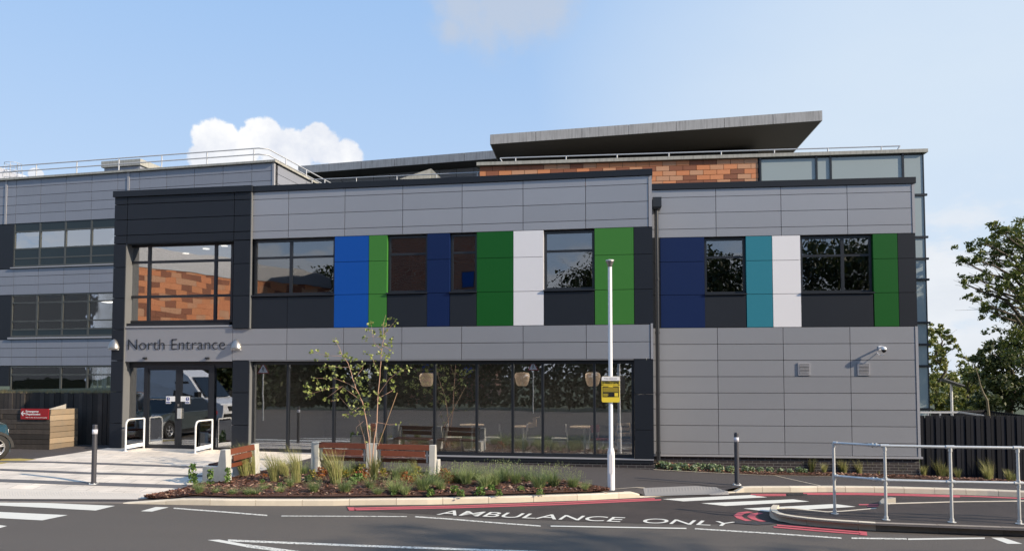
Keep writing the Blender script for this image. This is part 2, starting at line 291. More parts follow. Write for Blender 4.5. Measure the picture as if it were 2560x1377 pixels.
# ------------------------------------------------------------------ mesh helpers
class M:
    def __init__(s): s.v = []; s.f = []; s.a = []; s.sm = []
    def add(s, vs, fs, a=None, smooth=False):
        n = len(s.v); s.v += [tuple(p) for p in vs]; a = random.random() if a is None else a
        for f in fs: s.f.append([n+i for i in f]); s.a.append(a); s.sm.append(smooth)
    def box(s, x0, x1, y0, y1, z0, z1, a=None):
        if x0 > x1: x0, x1 = x1, x0
        if y0 > y1: y0, y1 = y1, y0
        if z0 > z1: z0, z1 = z1, z0
        s.add([(x0,y0,z0),(x1,y0,z0),(x1,y1,z0),(x0,y1,z0),(x0,y0,z1),(x1,y0,z1),(x1,y1,z1),(x0,y1,z1)],
              [(0,3,2,1),(4,5,6,7),(0,1,5,4),(1,2,6,5),(2,3,7,6),(3,0,4,7)], a); return s
    def hexa(s, b, t, a=None):
        """prism-like solid from n bottom points and n top points"""
        n = len(b); s.add(list(b)+list(t), [tuple(range(n))[::-1], tuple(range(n, 2*n))]+[(i, (i+1)%n, n+(i+1)%n, n+i) for i in range(n)], a); return s
    def beam(s, p, q, w, h, up=(0,0,1), a=None):
        p, q = Vector(p), Vector(q); d = (q-p).normalized(); u = Vector(up); sd_ = d.cross(u)
        if sd_.length < 1e-4: sd_ = d.cross(Vector((1,0,0)))
        sd_.normalize(); u = sd_.cross(d).normalized(); c = [(-w/2,-h/2),(w/2,-h/2),(w/2,h/2),(-w/2,h/2)]
        s.hexa([p+sd_*i+u*j for i, j in c], [q+sd_*i+u*j for i, j in c], a); return s
    def tube(s, pts, r, n=10, a=None, cap=True, smooth=True):
        pts = [Vector(p) for p in pts]; rr = r if isinstance(r, (list, tuple)) else [r]*len(pts)
        d = (pts[1]-pts[0]).normalized(); x = d.orthogonal().normalized(); vs = []
        for i, p in enumerate(pts):
            if i == 0: d = pts[1]-pts[0]
            elif i == len(pts)-1: d = pts[-1]-pts[-2]
            else: d = (pts[i+1]-p).normalized()+(p-pts[i-1]).normalized()
            d.normalize(); x = (x-d*x.dot(d)).normalized(); y = d.cross(x)
            for k in range(n):
                t = 2*math.pi*k/n; vs.append(p+(x*math.cos(t)+y*math.sin(t))*rr[i])
        fs = [(i*n+k, i*n+(k+1)%n, (i+1)*n+(k+1)%n, (i+1)*n+k) for i in range(len(pts)-1) for k in range(n)]
        s.add(vs, fs, a, smooth)
        if cap: s.add(vs[:n], [tuple(range(n))[::-1]], a); s.add(vs[-n:], [tuple(range(n))], a)
        return s
    def lathe(s, prof, c=(0,0,0), n=24, a=None, ang=2*math.pi, smooth=True):
        vs = []; m = n if ang >= 2*math.pi-1e-6 else n+1
        for r, z in prof:
            for k in range(m):
                t = ang*k/n; vs.append((c[0]+r*math.cos(t), c[1]+r*math.sin(t), c[2]+z))
        fs = [(i*m+k, i*m+(k+1)%m, (i+1)*m+(k+1)%m, (i+1)*m+k) for i in range(len(prof)-1) for k in range(n)]
        s.add(vs, fs, a, smooth); return s
    def prism(s, poly, y0, y1, a=None):
        """polygon given in (x, z), extruded along y"""
        s.hexa([(x, y0, z) for x, z in poly], [(x, y1, z) for x, z in poly], a); return s
    def build(s, name, material, parent=None, bevel=0):
        me = bpy.data.meshes.new(name); me.from_pydata(s.v, [], s.f); me.materials.append(material)
        at = me.attributes.new('var', 'FLOAT', 'FACE'); at.data.foreach_set('value', s.a)
        me.polygons.foreach_set('use_smooth', s.sm); me.update()
        o = bpy.data.objects.new(name, me); COL.objects.link(o)
        if parent: o.parent = parent
        if bevel:
            b = o.modifiers.new('bevel', 'BEVEL'); b.width = bevel; b.segments = 2; b.limit_method = 'ANGLE'
        return o
def tag(o, label=None, cat=None, group=None, kind=None):
    if label: o['label'] = label
    if cat: o['category'] = cat
    if group: o['group'] = group
    if kind: o['kind'] = kind
    return o
def empty(name, loc=(0,0,0), rz=0, label=None, cat=None, group=None):
    o = bpy.data.objects.new(name, None); COL.objects.link(o); o.location = loc; o.rotation_euler = (0,0,rz)
    return tag(o, label, cat, group)
def copy_tree(o, parent=None):
    c = o.copy(); COL.objects.link(c); c.parent = parent
    for ch in list(o.children): copy_tree(ch, c)
    return c
def struct(name, m, material): return tag(m.build(name, material), kind='structure')

# pixel -> world helpers (photo pixels) -----------------------------------
def ray_z(px, py, z):
    d = pixdir(px, py); t = (z-CAM.z)/d.z; return CAM+d*t
def at_depth(px, py, dep):
    return CAM+pixdir(px, py)*dep
class Frame:
    def __init__(s, origin, ang): s.o = Vector((origin[0], origin[1], 0)); s.a = ang; s.e = Vector((math.cos(ang), math.sin(ang), 0)); s.n = Vector((-math.sin(ang), math.cos(ang), 0))
    def px(s, px, py, y=0.0):
        d = pixdir(px, py); t = ((s.o+s.n*y)-CAM).dot(s.n)/d.dot(s.n); p = CAM+d*t
        return (p-s.o).dot(s.e), p.z
    def X(s, px, py, y=0.0): return s.px(px, py, y)[0]
    def Z(s, px, py, y=0.0): return s.px(px, py, y)[1]
    def w(s, x, y, z): return s.o+s.e*x+s.n*y+Vector((0,0,z))
FM = Frame((0,0), 0.0)
dR = at_depth(1640, 900, 21.05); FR = Frame((dR.x, dR.y), R(9.35-5.95))       # side wing
dL = at_depth(340, 700, 38.3); FL = Frame((dL.x, dL.y), R(9.35-12.6))         # older wing on the left
dU = at_depth(1750, 400, 33.0); FU = Frame((dU.x, dU.y), R(9.35-6.06))        # terracotta block behind

# ------------------------------------------------------------------ ground heights
def interp(tab, x):
    if x <= tab[0][0]: return tab[0][1]
    for (a, b), (c, d) in zip(tab, tab[1:]):
        if x <= c: return b+(d-b)*(x-a)/(c-a)
    return tab[-1][1]
kerb_px = [(-900,1256),(-300,1256),(0,1256),(306,1258),(450,1261),(576,1263),(707,1263.5),(823,1263.5),(900,1262),(1068,1260.6),(1170,1258),(1280,1255.5),(1382,1252),(1475,1249),(1522,1246.5),(1600,1242.8),(1700,1238.5),(1840,1231),(1862,1229.9),(1930,1229.5),(1999,1229.5),(2072,1228.9),(2144,1229.5),(2219,1230.6),(2294,1232.5),(2459,1237.5),(2560,1241.9),(2800,1250),(3400,1265)]
KW = [ray_z(x, y, 0.0) for x, y in kerb_px]
ktab = [(p.x, p.y) for p in KW]
def Yk(x): return interp(ktab, x)
ztab = []
for px, py in ((273,1119),(450,1122),(651,1129.5),(800,1136),(900,1142),(1087,1151),(1320,1161),(1632,1173)):
    ztab.append(FM.px(px, py))
wtab = []
for px, py in ((1655,1172),(1900,1181),(2300,1194),(2560,1206)):
    lx, lz = FR.px(px, py); p = FR.w(lx, 0, 0); wtab.append((p.x, lz, p.y))
ztab += [(a, b) for a, b, c in wtab if a > ztab[-1][0]+.3]
def zf(x): return interp(ztab, x)
def yf(x):
    if x < ztab[7][0]: return 0.0
    return FR.w((x-FR.o.x)/FR.e.x, 0, 0).y
XL = KW[4].x; XD0, XD1 = KW[15].x, KW[17].x
def smooth(t): t = max(0, min(1, t)); return t*t*(3-2*t)
def H(x, y):
    yk = Yk(x); d = y-yk
    if d < -.16: return 0.0
    t = max(0, min(1, d/(yf(x)-yk))); z = .12+(zf(x)-.12)*t
    drop = smooth((XL-x+.2)/.9) if x < XL+.2 else 0
    if XD0-.5 < x < XD1+.3: drop = min(smooth((x-XD0+.12)/.25), smooth((XD1-x+.3)/1.0))
    if drop:
        w = 2.2 if x < 0 else 1.0
        z = z*(1-drop)+drop*(.012+(z-.012)*smooth(max(0,d)/w))
    return z
def G(px, py, dz=0.0):
    z = .1
    for _ in range(25):
        p = ray_z(px, py, z+dz); z = .5*z+.5*H(p.x, p.y)
    return ray_z(px, py, z+dz)
exec_parts = True

# ================================================================== BUILDINGS
def cells(m, xs, zs, y0, y1, gap=.014, skip=()):
    for i in range(len(xs)-1):
        for j in range(len(zs)-1):
            if (i, j) in skip: continue
            m.box(xs[i]+gap/2, xs[i+1]-gap/2, y0, y1, zs[j]+gap/2, zs[j+1]-gap/2)
def window(parent, x0, x1, z0, z1, y, vert=(), horz=(), gm=G_UP, fm=DARKF, fw=.055, dep=.07, label=None, name='window', sill=None, vw=None, sm=None):
    m = M(); w = fw
    m.box(x0, x0+w, y, y+dep, z0, z1); m.box(x1-w, x1, y, y+dep, z0, z1)
    m.box(x0+w, x1-w, y, y+dep, z0, z0+w); m.box(x0+w, x1-w, y, y+dep, z1-w, z1)
    vw = vw or w
    for v in vert: m.box(v-vw/2, v+vw/2, y+.002, y+dep, z0+w, z1-w)
    hs = sorted(horz); xsb = [x0+w]+[q for v in vert for q in (v-vw/2, v+vw/2)]+[x1-w]
    for h in hs:
        for a, b in zip(xsb[::2], xsb[1::2]): m.box(a, b, y+.004, y+dep, h-w/2, h+w/2)
    o = m.build(name, fm, parent)
    g = M(); g.box(x0+w*.5, x1-w*.5, y+dep*.5-.006, y+dep*.5+.006, z0+w*.5, z1-w*.5); g.build('pane', gm, o)
    if sill: k = M(); k.box(*sill); k.build('sill', sm or DARKF, o)
    if label: tag(o, label)
    return o

# ---------------- entrance block
eb = empty('entrance_building', (0,0,0), 0, 'two storey grey clad building with coloured panels and dark entrance frame', 'building')
ZL = [6.442, 6.659, 7.118, 7.577, 7.796]; ZB = [2.978, 3.426, 3.882]
XC = [-6.443+1.6857*k for k in range(6)]
xR = FM.X(1630.5, 600); xE = FM.X(1622, 600); xP = FM.X(631, 560)
zA = FM.Z(1615, 722.5); zBm = FM.Z(1615, 635)
m = M(); cells(m, [xP]+XC+[xE], ZL, 0, .2); m.build('upper_cladding', GREY, eb)
m = M(); m.box(xE+.004, xR, -.012, .25, ZL[0], ZL[4]-.002); m.build('corner_trim', GREY2, eb)
m = M(); m.box(xE+.03, xR, -.012, .25, ZB[0], ZB[2]+.02); m.build('corner_trim', GREY2, eb)
xb0 = FM.X(581, 860)
m = M(); cells(m, [xb0]+XC+[xE+.02], ZB, 0, .2); m.build('band_cladding', GREY, eb)
ct = ZL[4]+.168
m = M(); m.box(xP+.02, xR+.02, -.05, .45, ZL[4]+.004, ct); m.build('coping', DARK, eb)
# coloured strips of the first floor
def cp(px0, px1, material, name, z0=ZB[2], z1=ZL[0], cuts=(), label=None, full=True, fr=FM, parent=eb, py=700, d=.2):
    a, b = fr.X(px0, py), fr.X(px1, py); m = M(); zs = [z0]+[c for c in cuts if z0 < c < z1]+[z1]
    cells(m, [a, b], zs, 0, d, .012); o = m.build(name, material, parent)
    if label: tag(o, label)
    return o
cuts = (zA, zBm)
cp(835.5, 921.5, BLUE, 'facade_panel', cuts=cuts, label='bright blue facade strip')
cp(921.5, 967.5, LGREEN, 'facade_panel', cuts=cuts, label='narrow light green facade strip')
cp(1067.5, 1124.5, NAVY, 'facade_panel', cuts=cuts, label='narrow navy facade strip')
cp(1191.5, 1283.3, DGREEN, 'facade_panel', cuts=cuts, label='dark green facade strip')
cp(1283.3, 1359.5, WHITEP, 'facade_panel', cuts=cuts, label='white facade strip beside the tall window')
cp(1486.5, 1585, LGREEN, 'facade_panel', cuts=cuts, label='wide light green facade strip')
cp(1585, 1632.5, DARK, 'facade_panel', cuts=cuts, label='anthracite corner strip')
dz = zA-.03
for a, b in ((627, 718), (718, 835.5), (967.5, 1067.5), (1124.5, 1191.5), (1359.5, 1486.5)):
    cp(a, b, DARK, 'spandrel_panel', z1=dz, label=None, py=775)
def upwin(a, b, vert, hz, lab, gm=G_UP):
    x0, x1 = FM.X(a, 680)+.01, FM.X(b, 680)-.01
    window(eb, x0, x1, zA+.035, ZL[0]-.03, .10, [FM.X(v, 680, .1) for v in vert], [hz], gm, fw=.06, label=lab, vw=.085, sill=(x0-.02, x1+.02, -.045, .19, zA-.012, zA+.028))
hz = FM.Z(1060, 634, .1)
upwin(629.5, 835.5, (727,), hz, 'wide dark window nearest the entrance frame')
upwin(967.5, 1067.5, (), hz, 'square dark window between the green and navy strips')
upwin(1124.5, 1191.5, (), hz, 'narrow dark window right of the navy strip')
upwin(1359.5, 1486.5, (), FM.Z(1420, 627, .1), 'window right of the white strip')
# glazed screen of the ground floor
zs0 = .379; gx0, gx1 = FM.X(627, 1000, .16), FM.X(1585, 1000, .16)
scr = M(); yg = .16
mull = [719, 834, 962, 1086, 1191.5, 1281.5, 1356.5, 1486]
scr.box(gx0, gx1, yg, yg+.09, ZB[0]-.12, ZB[0]-.004); scr.box(gx0, gx1, yg, yg+.09, zs0+.01, zs0+.10)
for px in [None]+mull+[None]:
    pass
mx = [gx0+.03]+[FM.X(p, 1000, .16) for p in mull]+[gx1-.03]
for x in mx: scr.box(x-.032, x+.032, yg-.012, yg+.088, zs0+.10, ZB[0]-.12)
scro = tag(scr.build('glazed_screen', DARKF, eb), 'long dark framed shopfront glazing of the ground floor')
for a, b in zip(mx, mx[1:]):
    g = M(); g.box(a+.03, b-.03, yg+.04, yg+.052, zs0+.09, ZB[0]-.11); g.build('pane', G_MAIN, scro)
m = M(); m.box(gx0-.05, FM.X(1634, 1145), -.03, .2, zs0-.018, zs0+.006); m.build('sill_flashing', GREY2, eb)
m = M(); m.box(gx0-.05, FM.X(1634, 1145), -.012, .22, zs0-.11, zs0-.022); m.build('base_flashing', DARKF, eb)
m = M(); m.box(gx0-.05, FM.X(1634, 1160), .01, .25, -.4, zs0-.112); m.build('brick_plinth', BRICK, eb)
m = M(); a, b = FM.X(1585.5, 1000), FM.X(1634.3, 1000); zz = [zs0+.01]+[FM.Z(1600, y) for y in (1074, 985)]+[ZB[0]]
cells(m, [a, b], zz, 0, .2, .012); m.build('corner_pier', DARK, eb)
m = M(); m.box(gx0, xR-.17, .2505, .2590, ZB[0]-.1, ZB[0]+.12); m.build('lamp_leak_blocker', DARKF, eb)  # unseen strip added to stop ceiling light leaking through the joint
m = M(); m.box(gx0, gx1, .002, .155, ZB[0]-.02, ZB[0]-.006); m.build('soffit', GREY2, eb)
# dark entrance frame ------------------------------------------------
YP = -.07
xa, xb_, xc_, xd = FM.X(285.5, 560, YP), FM.X(318, 560, YP), FM.X(585, 560, YP), FM.X(629, 560, YP)
zbt = FM.Z(450, 604, YP)
m = M(); cells(m, [xa, xb_, xc_, xd], [ZL[0]-.03]+ZL[1:], YP, .2, .02); cells(m, [xb_, xc_], [zbt, ZL[0]-.035], YP, .2, .006)
pz = [FM.Z(290, y, YP) for y in (1125, 1057, 978.8, 901, 823.7, 745.5, 668.8)]+[ZL[0]-.035]
pz[0] = zf(-12)-.02
xl1 = FM.X(310, 800, YP)
cells(m, [xa, xl1], pz, YP, .2, .016)
pr = [ZB[2], FM.Z(600, 738.8, YP), FM.Z(600, 658.8, YP), ZL[0]-.035]
cells(m, [xc_, xd-.03], pr, YP, .2, .016)
xr0, xr1 = FM.X(579.5, 1000), FM.X(621.5, 1000)
tag(m.build('entrance_frame', DARK, eb), 'projecting anthracite frame round the entrance'); m = M()
cells(m, [xr0, xr1], [zf(-8)-.02]+[FM.Z(600, y) for y in (1062, 981)]+[ZB[0]], 0, .3, .016)
m.build('entrance_pier', DARK, eb)
m = M(); m.box(xa-.03, xd+.01, YP-.05, .45, ZL[4]+.004, ct+.012); m.build('coping', DARK, eb)
for b_ in ((xd-.028, xd-.004, YP-.004, -.001, ZB[2], ZL[4]-.01), (xl1-.006, xl1+.012, YP+.02, .30, zf(-12), zbt), (xr1, xr1+.02, .01, .28, zs0-.1, ZB[0]-.01)): m = M(); m.box(*b_); m.build('reveal_lining', mat('reveal_lining_metal', (.135,.14,.145), .5), eb)
yw = .20; wx0, wx1 = FM.X(320.5, 700, yw), FM.X(582, 700, yw)
pw_ = window(eb, wx0, wx1, FM.Z(450, 806, yw), zbt-.005, yw, [FM.X(371.5, 700, yw), FM.X(538, 700, yw)], [FM.Z(450, 653, yw), FM.Z(450, 740, yw)], G_PORT, fw=.07, dep=.09, vw=.08, label='large portal window above the entrance sign')
m = M(); m.box(wx0-.05, wx1+.02, .02, .2, FM.Z(450, 813.5), FM.Z(450, 806.5)); m.build('portal_sill', DARKF, eb)
sx0 = FM.X(311, 860); sz0, sz1 = FM.Z(450, 903.5), FM.Z(450, 818.5)
m = M(); m.box(sx0, xb0-.008, -.03, .19, sz1+.006, FM.Z(450, 813.8)); m.build('sign_band_trim', GREY2, eb)
m = M(); cells(m, [sx0, xb0], [sz0, ZB[1], sz1], 0, .19, .010); tag(m.build('sign_band', GREY, eb), 'grey band carrying the entrance lettering')
# doors
yd = .20; dz0 = zf(-10)-.01; dz1 = sz0-.004
X = lambda p: FM.X(p, 1020, yd)
m = M(); hz_ = FM.Z(450, 920.5, yd)
m.box(X(318.5), X(578.5), yd, yd+.1, hz_+.09, dz1); m.box(X(317), X(320.8), yd, yd+.1, dz0, hz_+.09)
m.box(X(360), X(369.8), yd-.03, yd+.1, dz0, hz_+.088); m.box(X(523), X(535.5), yd-.03, yd+.1, dz0, hz_+.088); m.box(X(370), X(523), yd-.03, yd+.1, hz_+.0, hz_+.088)
m.box(X(320.8), X(360), yd, yd+.1, dz0, dz0+.06); m.box(X(535.5), X(578.5), yd, yd+.1, dz0, dz0+.06); m.box(X(320.8), X(360), yd, yd+.1, hz_+.02, hz_+.088); m.box(X(535.5), X(578.5), yd, yd+.1, hz_+.02, hz_+.088)
dfr = tag(m.build('door_screen', DARKF, eb), 'dark door surround with glazed side lights')
for a, b in ((320.8, 360), (535.5, 578.5)):
    g = M(); g.box(X(a)-.02, X(b)+.02, yd+.04, yd+.052, dz0+.05, hz_+.05); g.build('pane', G_DOOR, dfr)
zr = FM.Z(450, 1111, yd)
for i, (a, b) in enumerate(((370.2, 446.5), (447, 522.8))):
    m = M(); s = .055 if i == 0 else .06
    l, r = X(a), X(b); sl, sr = (.03, .10) if i == 0 else (.10, .03)
    m.box(l, l+sl, yd-.015, yd+.03, dz0+.01, hz_-.004); m.box(r-sr, r, yd-.015, yd+.03, dz0+.01, hz_-.004)
    m.box(l+sl, r-sr, yd-.013, yd+.03, dz0+.01, zr); m.box(l+sl, r-sr, yd-.013, yd+.03, hz_-.05, hz_-.004)
    d = tag(m.build('door', DARKF, eb), 'left leaf of the glazed double door' if i == 0 else 'right leaf of the glazed double door')
    g = M(); g.box(l+sl*.6, r-sr*.6, yd+.004, yd+.014, zr-.01, hz_-.045); g.build('pane', G_DOOR, d)
    # notice stickers
    s0, s1 = (416, 438) if i == 0 else (452.2, 475)
    q = M(); zt, zb, zbb = FM.Z(450, 990, yd), FM.Z(450, 1003, yd), FM.Z(450, 1008.4, yd)
    ys = yd-.019
    cpx = (421.3, 469.3)[i]
    q.box(X(s0), X(s1), ys, ys+.003, zb, zt); q.box(X(cpx-5.8), X(cpx+5.8), ys-.001, ys+.004, zbb, zb+.03)
    st = q.build('notice_sticker', WHITE, d)
    q = M(); q.hexa([(X(cpx)+.048*math.cos(t*.3927), ys-.003, FM.Z(450, 996.6, yd)+.062*math.sin(t*.3927)) for t in range(16)], [(X(cpx)+.048*math.cos(t*.3927), ys-.001, FM.Z(450, 996.6, yd)+.062*math.sin(t*.3927)) for t in range(16)])
    q.box(X(cpx-5), X(cpx+5), ys-.003, ys-.0012, FM.Z(450, 1007, yd), FM.Z(450, 1004, yd)); q.build('blue_symbol', SBLUE, st)
    q = M(); q.box(X(cpx)-.010, X(cpx)+.010, ys-.005, ys-.0035, FM.Z(450, 997.6, yd), FM.Z(450, 992, yd)); q.box(X(cpx)-.010, X(cpx)+.010, ys-.005, ys-.0035, FM.Z(450, 1000.8, yd), FM.Z(450, 999, yd)); q.build('exclamation_mark', WHITE, st)
    if i == 0:
        h = M(); h.box(X(446)-.005, X(455), yd-.05, yd-.018, FM.Z(450, 1045.5, yd), FM.Z(450, 1020, yd)); h.build('push_plate', GALV, d)
        h = M(); h.box(X(445.5), X(448.8), yd-.04, yd-.018, FM.Z(450, 1015, yd), FM.Z(450, 1009, yd)); h.build('lock', SILVER, d)
for px in (363.5, 519):
    m = M(); x = FM.X(px, 895); z = FM.Z(px, 895); m.hexa([(x-.055, -.07, z-.022), (x+.055, -.07, z-.022), (x+.055, 0, z-.03), (x-.055, 0, z-.03)], [(x-.05, -.06, z+.022), (x+.05, -.06, z+.022), (x+.055, 0, z+.03), (x-.055, 0, z+.03)])
    tag(m.build('door_sensor', BLACK, eb), None)
# shell and rooms behind the glass
x0, x1 = xa, xR
m = M(); m.box(x0, x1, .3, 9, 7.55, 7.66); m.build('roof', DARKF, eb)
m = M(); m.box(x0-.01, x0+.15, .21, 9, -.4, 7.8); m.build('side_wall', DARK, eb)
m = M(); m.box(x1-.16, x1, .26, 9, -.4, 7.79); m.build('side_wall', GREY, eb)
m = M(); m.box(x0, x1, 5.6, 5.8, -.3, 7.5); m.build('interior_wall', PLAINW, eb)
m = M(); m.box(x0+.15, x1-.17, .3, 5.6, -.3, zs0); m.build('ground_slab', FLOORI, eb)
m = M(); m.box(x0+.15, x1-.17, .26, 5.6, 3.05, 3.84); m.build('first_floor_slab', CEIL, eb)
m = M(); m.box(x0+.15, x1-.17, .26, 5.6, 6.5, 6.6); m.build('ceiling', CEIL, eb)
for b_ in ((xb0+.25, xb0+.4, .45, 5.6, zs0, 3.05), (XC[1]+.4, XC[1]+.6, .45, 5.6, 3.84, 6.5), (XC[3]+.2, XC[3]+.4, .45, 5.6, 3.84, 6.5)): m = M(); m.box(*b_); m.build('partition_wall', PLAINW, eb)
col_ = M(); col_.tube([(FM.X(915, 1000, 1.2), 1.2, zs0), (FM.X(915, 1000, 1.2), 1.2, 3.05)], .13, 14); col_.build('column', PLAINW, eb)
for px, py, yy in ((465, 618, 2.2), (515, 632, 1.5), (560, 645, 1.1)):
    m = M(); p = FM.px(px, py, yy); m.lathe([(.001, 0), (.10, 0), (.10, .02)], (p[0], yy, 6.47), 18); m.build('ceiling_lamp', LAMPE, eb)

for i_ in range(5):
    for y_ in (1.6, 3.8): m = M(); x_ = xb0+2.2+2.3*i_; m.box(x_-.3, x_+.3, y_-.3, y_+.3, 3.02, 3.045); m.build('ceiling_lamp', mat('cafe_fill_light', (.9,.9,.9), .5, emit=(1,.93,.82,15.0)), eb)  # ceiling panels added out of sight as fill light for the cafe
# ---------------- lettering
def text_mesh(s, size, depth, material, name, parent=None, width=None, xform=None, bold=0.0, align='LEFT'):
    c = bpy.data.curves.new(name, 'FONT'); c.body = s; c.size = size; c.extrude = depth/2; c.align_x = align; c.offset = bold
    t = bpy.data.objects.new(name+'_tmp', c); COL.objects.link(t); bpy.context.view_layer.update()
    me = bpy.data.meshes.new_from_object(t.evaluated_get(bpy.context.evaluated_depsgraph_get())); bpy.data.objects.remove(t)
    xs = [v.co.x for v in me.vertices]; x0, x1 = min(xs), max(xs)
    ys_ = [v.co.y for v in me.vertices]
    for v in me.vertices:
        if width and align == 'LEFT': v.co.x = (v.co.x-x0)*width/(x1-x0)
        if xform: v.co = xform(v.co, min(ys_), max(ys_))
    me.materials.clear(); me.materials.append(material); me.name = name
    o = bpy.data.objects.new(name, me); COL.objects.link(o)
    if parent: o.parent = parent
    return o
x0, x1 = FM.X(321, 860), FM.X(563.5, 860); zb_ = FM.Z(440, 873.6); capH = FM.Z(440, 846)-zb_
o = text_mesh('North Entrance', capH/.69, .014, LETTER, 'entrance_sign', width=x1-x0, bold=-.010)
o.rotation_euler = (R(90), 0, 0); o.location = (x0, -.012, zb_)
tag(o, 'dark raised lettering reading North Entrance on the grey band over the doors', 'sign')
# half-cone wall lights
def wall_light(px, label):
    x, z = FM.px(px, 872); r = empty('wall_light', (x, -.0 if px > 400 else YP, z), 0, label, 'wall light', 'silver wall lights beside the entrance sign')
    m = M(); n = 14; prof = [(.168, 0.0), (.170, .03), (.150, .10), (.115, .18), (.07, .25), (.02, .285)]
    vs = []; 
    for rr, zz_ in prof:
        for k in range(n+1):
            t = math.pi+math.pi*k/n; vs.append((rr*math.cos(t), rr*.95*math.sin(t), zz_))
    m.add(vs, [(i*(n+1)+k, i*(n+1)+k+1, (i+1)*(n+1)+k+1, (i+1)*(n+1)+k) for i in range(len(prof)-1) for k in range(n)], None, True)
    m.build('housing', SILVER, r)
    m = M(); m.box(-.15, .15, -.04, .0, -.03, -.001); m.hexa([(.16*math.cos(math.pi+math.pi*k/n), .15*math.sin(math.pi+math.pi*k/n), .002) for k in range(n+1)], [(.168*math.cos(math.pi+math.pi*k/n), .16*math.sin(math.pi+math.pi*k/n), .012) for k in range(n+1)]); m.build('lens', HEAD, r)
wall_light(289.5, 'silver half dome wall light on the dark frame left of the entrance sign')
wall_light(590.5, 'silver half dome wall light on the grey band right of the entrance sign')
# door guards
def guard(p0, p1, h, label):
    a, b = G(*p0), Vector((FM.X(*p1, .12), .12, 0)); b.z = H(b.x, b.y); a.z = H(a.x, a.y)
    r = empty('door_guard', tuple(a), 0, label, 'barrier', 'white guard rails at the doors')
    d = (b-a); d.z = 0; L_ = d.length; e = d.normalized(); top = h; zb2 = b.z-a.z
    P_ = lambda s, z: tuple(e*s+Vector((0,0,z)))
    m = M(); pts = [P_(0, 0), P_(0, top-.16), P_(.03, top-.06), P_(.09, top-.012), P_(.17, top), P_(L_-.03, top), P_(L_-.03, top-.02)]
    for i in range(len(pts)-2): m.beam(pts[i], pts[i+1], .036, .03, tuple(e.cross(Vector((0,0,1)))))
    m.beam(P_(L_-.03, top), P_(L_-.03, zb2), .036, .04, (1,0,0)); m.box(-.05, .05, -.05, .05, -.005, .012)
    m.build('frame', WHITEM, r)
    m = M(); m.beam(P_(.03, .12+zb2*.3), P_(L_-.05, .12+zb2), .03, .10); m.build('kick_rail', WHITEM, r)
    g = M(); g.beam(P_(.03, top*.56), P_(L_-.05, top*.56+zb2*.5), .01, top*.72); g.build('glass_infill', G_DOOR, r)
guard((313.5, 1128), (361, 1118), .90, 'white guard rail with clear infill left of the glass doors')
guard((488, 1134), (531, 1120), .90, 'white guard rail with clear infill right of the glass doors')

# ---------------- side wing
sw = empty('side_wing', tuple(FR.o), FR.a, 'plain grey clad wing with two vents and a strip of coloured panels', 'building')
f = FR
RZ = [f.Z(1900, y) for y in (1137, )]
top0 = f.Z(1900, 468.9); r1 = f.Z(1900, 488.6); r2 = f.Z(1900, 528.7); r3 = f.Z(1900, 568.7)
rt = (r1-r3)/2; r4 = f.Z(1900, 589.8)
b5 = f.Z(1950, 817.6); 
rows = []; z = f.Z(1950, 859.2)
while z > f.Z(1950, 1137)+.12: rows.append(z); z -= rt
zbot = f.Z(1950, 1137)
wx0 = f.X(1606, 850); wx1 = f.X(2288, 850); jt = [f.X(1794, 870), f.X(1959, 870), f.X(2125.5, 870)]
jt = [jt[0]+(jt[2]-jt[0])/2*k for k in range(3)]
m = M(); cells(m, [wx0]+jt+[wx1], [r4, r3, (r1+r3)/2, r1, top0], 0, .2); m.build('upper_cladding', GREY, sw); m = M(); cells(m, [wx0]+jt+[wx1], [zbot]+rows[::-1]+[b5], 0, .2); m.build('lower_cladding', GREY, sw)
wxe = f.X(2295, 850)
m = M(); m.box(wx1+.004, wxe, -.012, .2, zbot, b5); m.build('corner_trim', GREY2, sw); m = M(); m.box(wx1+.004, wxe, -.012, .2, r4, top0); m.build('corner_trim', GREY2, sw)
m = M(); m.box(wx0, wxe+.03, -.05, .5, top0+.004, f.Z(1900, 453.5)); m.build('coping', DARK, sw)
jA, jB = f.Z(1760, 736.5), f.Z(1760, 653.5)
def cpr(a, b, material, lab, z1=r4, name='facade_panel', cuts=(jA, jB), y=700): cp(a, b, material, name, z0=b5, z1=z1, cuts=cuts, label=lab, fr=FR, parent=sw, py=y)
cpr(1608, 1651, DARK, 'anthracite strip behind the downpipe'); cpr(1651, 1762, NAVY, 'wide navy facade strip'); cpr(1865.7, 1931.5, TEAL, 'teal facade strip')
cpr(1931.5, 2002.5, WHITEP, 'white facade strip beside the teal strip'); cpr(2184, 2246, DGREEN, 'dark green facade strip near the corner'); cpr(2246, 2291.5, DARK, 'anthracite corner strip')
cpr(1762, 1865.7, DARK, None, jA-.03, 'spandrel_panel', (), 780); cpr(2002.5, 2184, DARK, None, jA-.03, 'spandrel_panel', (), 780)
for a, b, vert, lab in ((1762, 1865.7, (), 'window left of the teal strip'), (2002.5, 2184, (2107,), 'wide two bay window reflecting trees')):
    q0, q1 = f.X(a, 680)+.01, f.X(b, 680)-.01
    window(sw, q0, q1, jA+.03, r4-.03, .10, [f.X(v, 680, .1) for v in vert], [f.Z(2000, 640, .1)], G_UP, fw=.06, label=lab, vw=.085, sill=(q0-.02, q1+.02, -.04, .19, jA-.012, jA+.025))
m = M(); m.box(wx0, wxe+.04, -.04, .15, f.Z(1950, 1142.5), zbot-.006); m.build('drip_flashing', GREY2, sw)
m = M(); m.box(wx0, wxe-.03, .03, .25, -1.2, f.Z(1950, 1143)); m.build('brick_plinth', BRICK, sw)
m = M(); m.box(wx0, wxe-.02, .22, 9, f.Z(1950, 1143), top0-.2); 
m = M(); m.box(wxe-.2, wxe-.01, .22, 7, -1, top0); m.build('side_wall', GREY, sw)
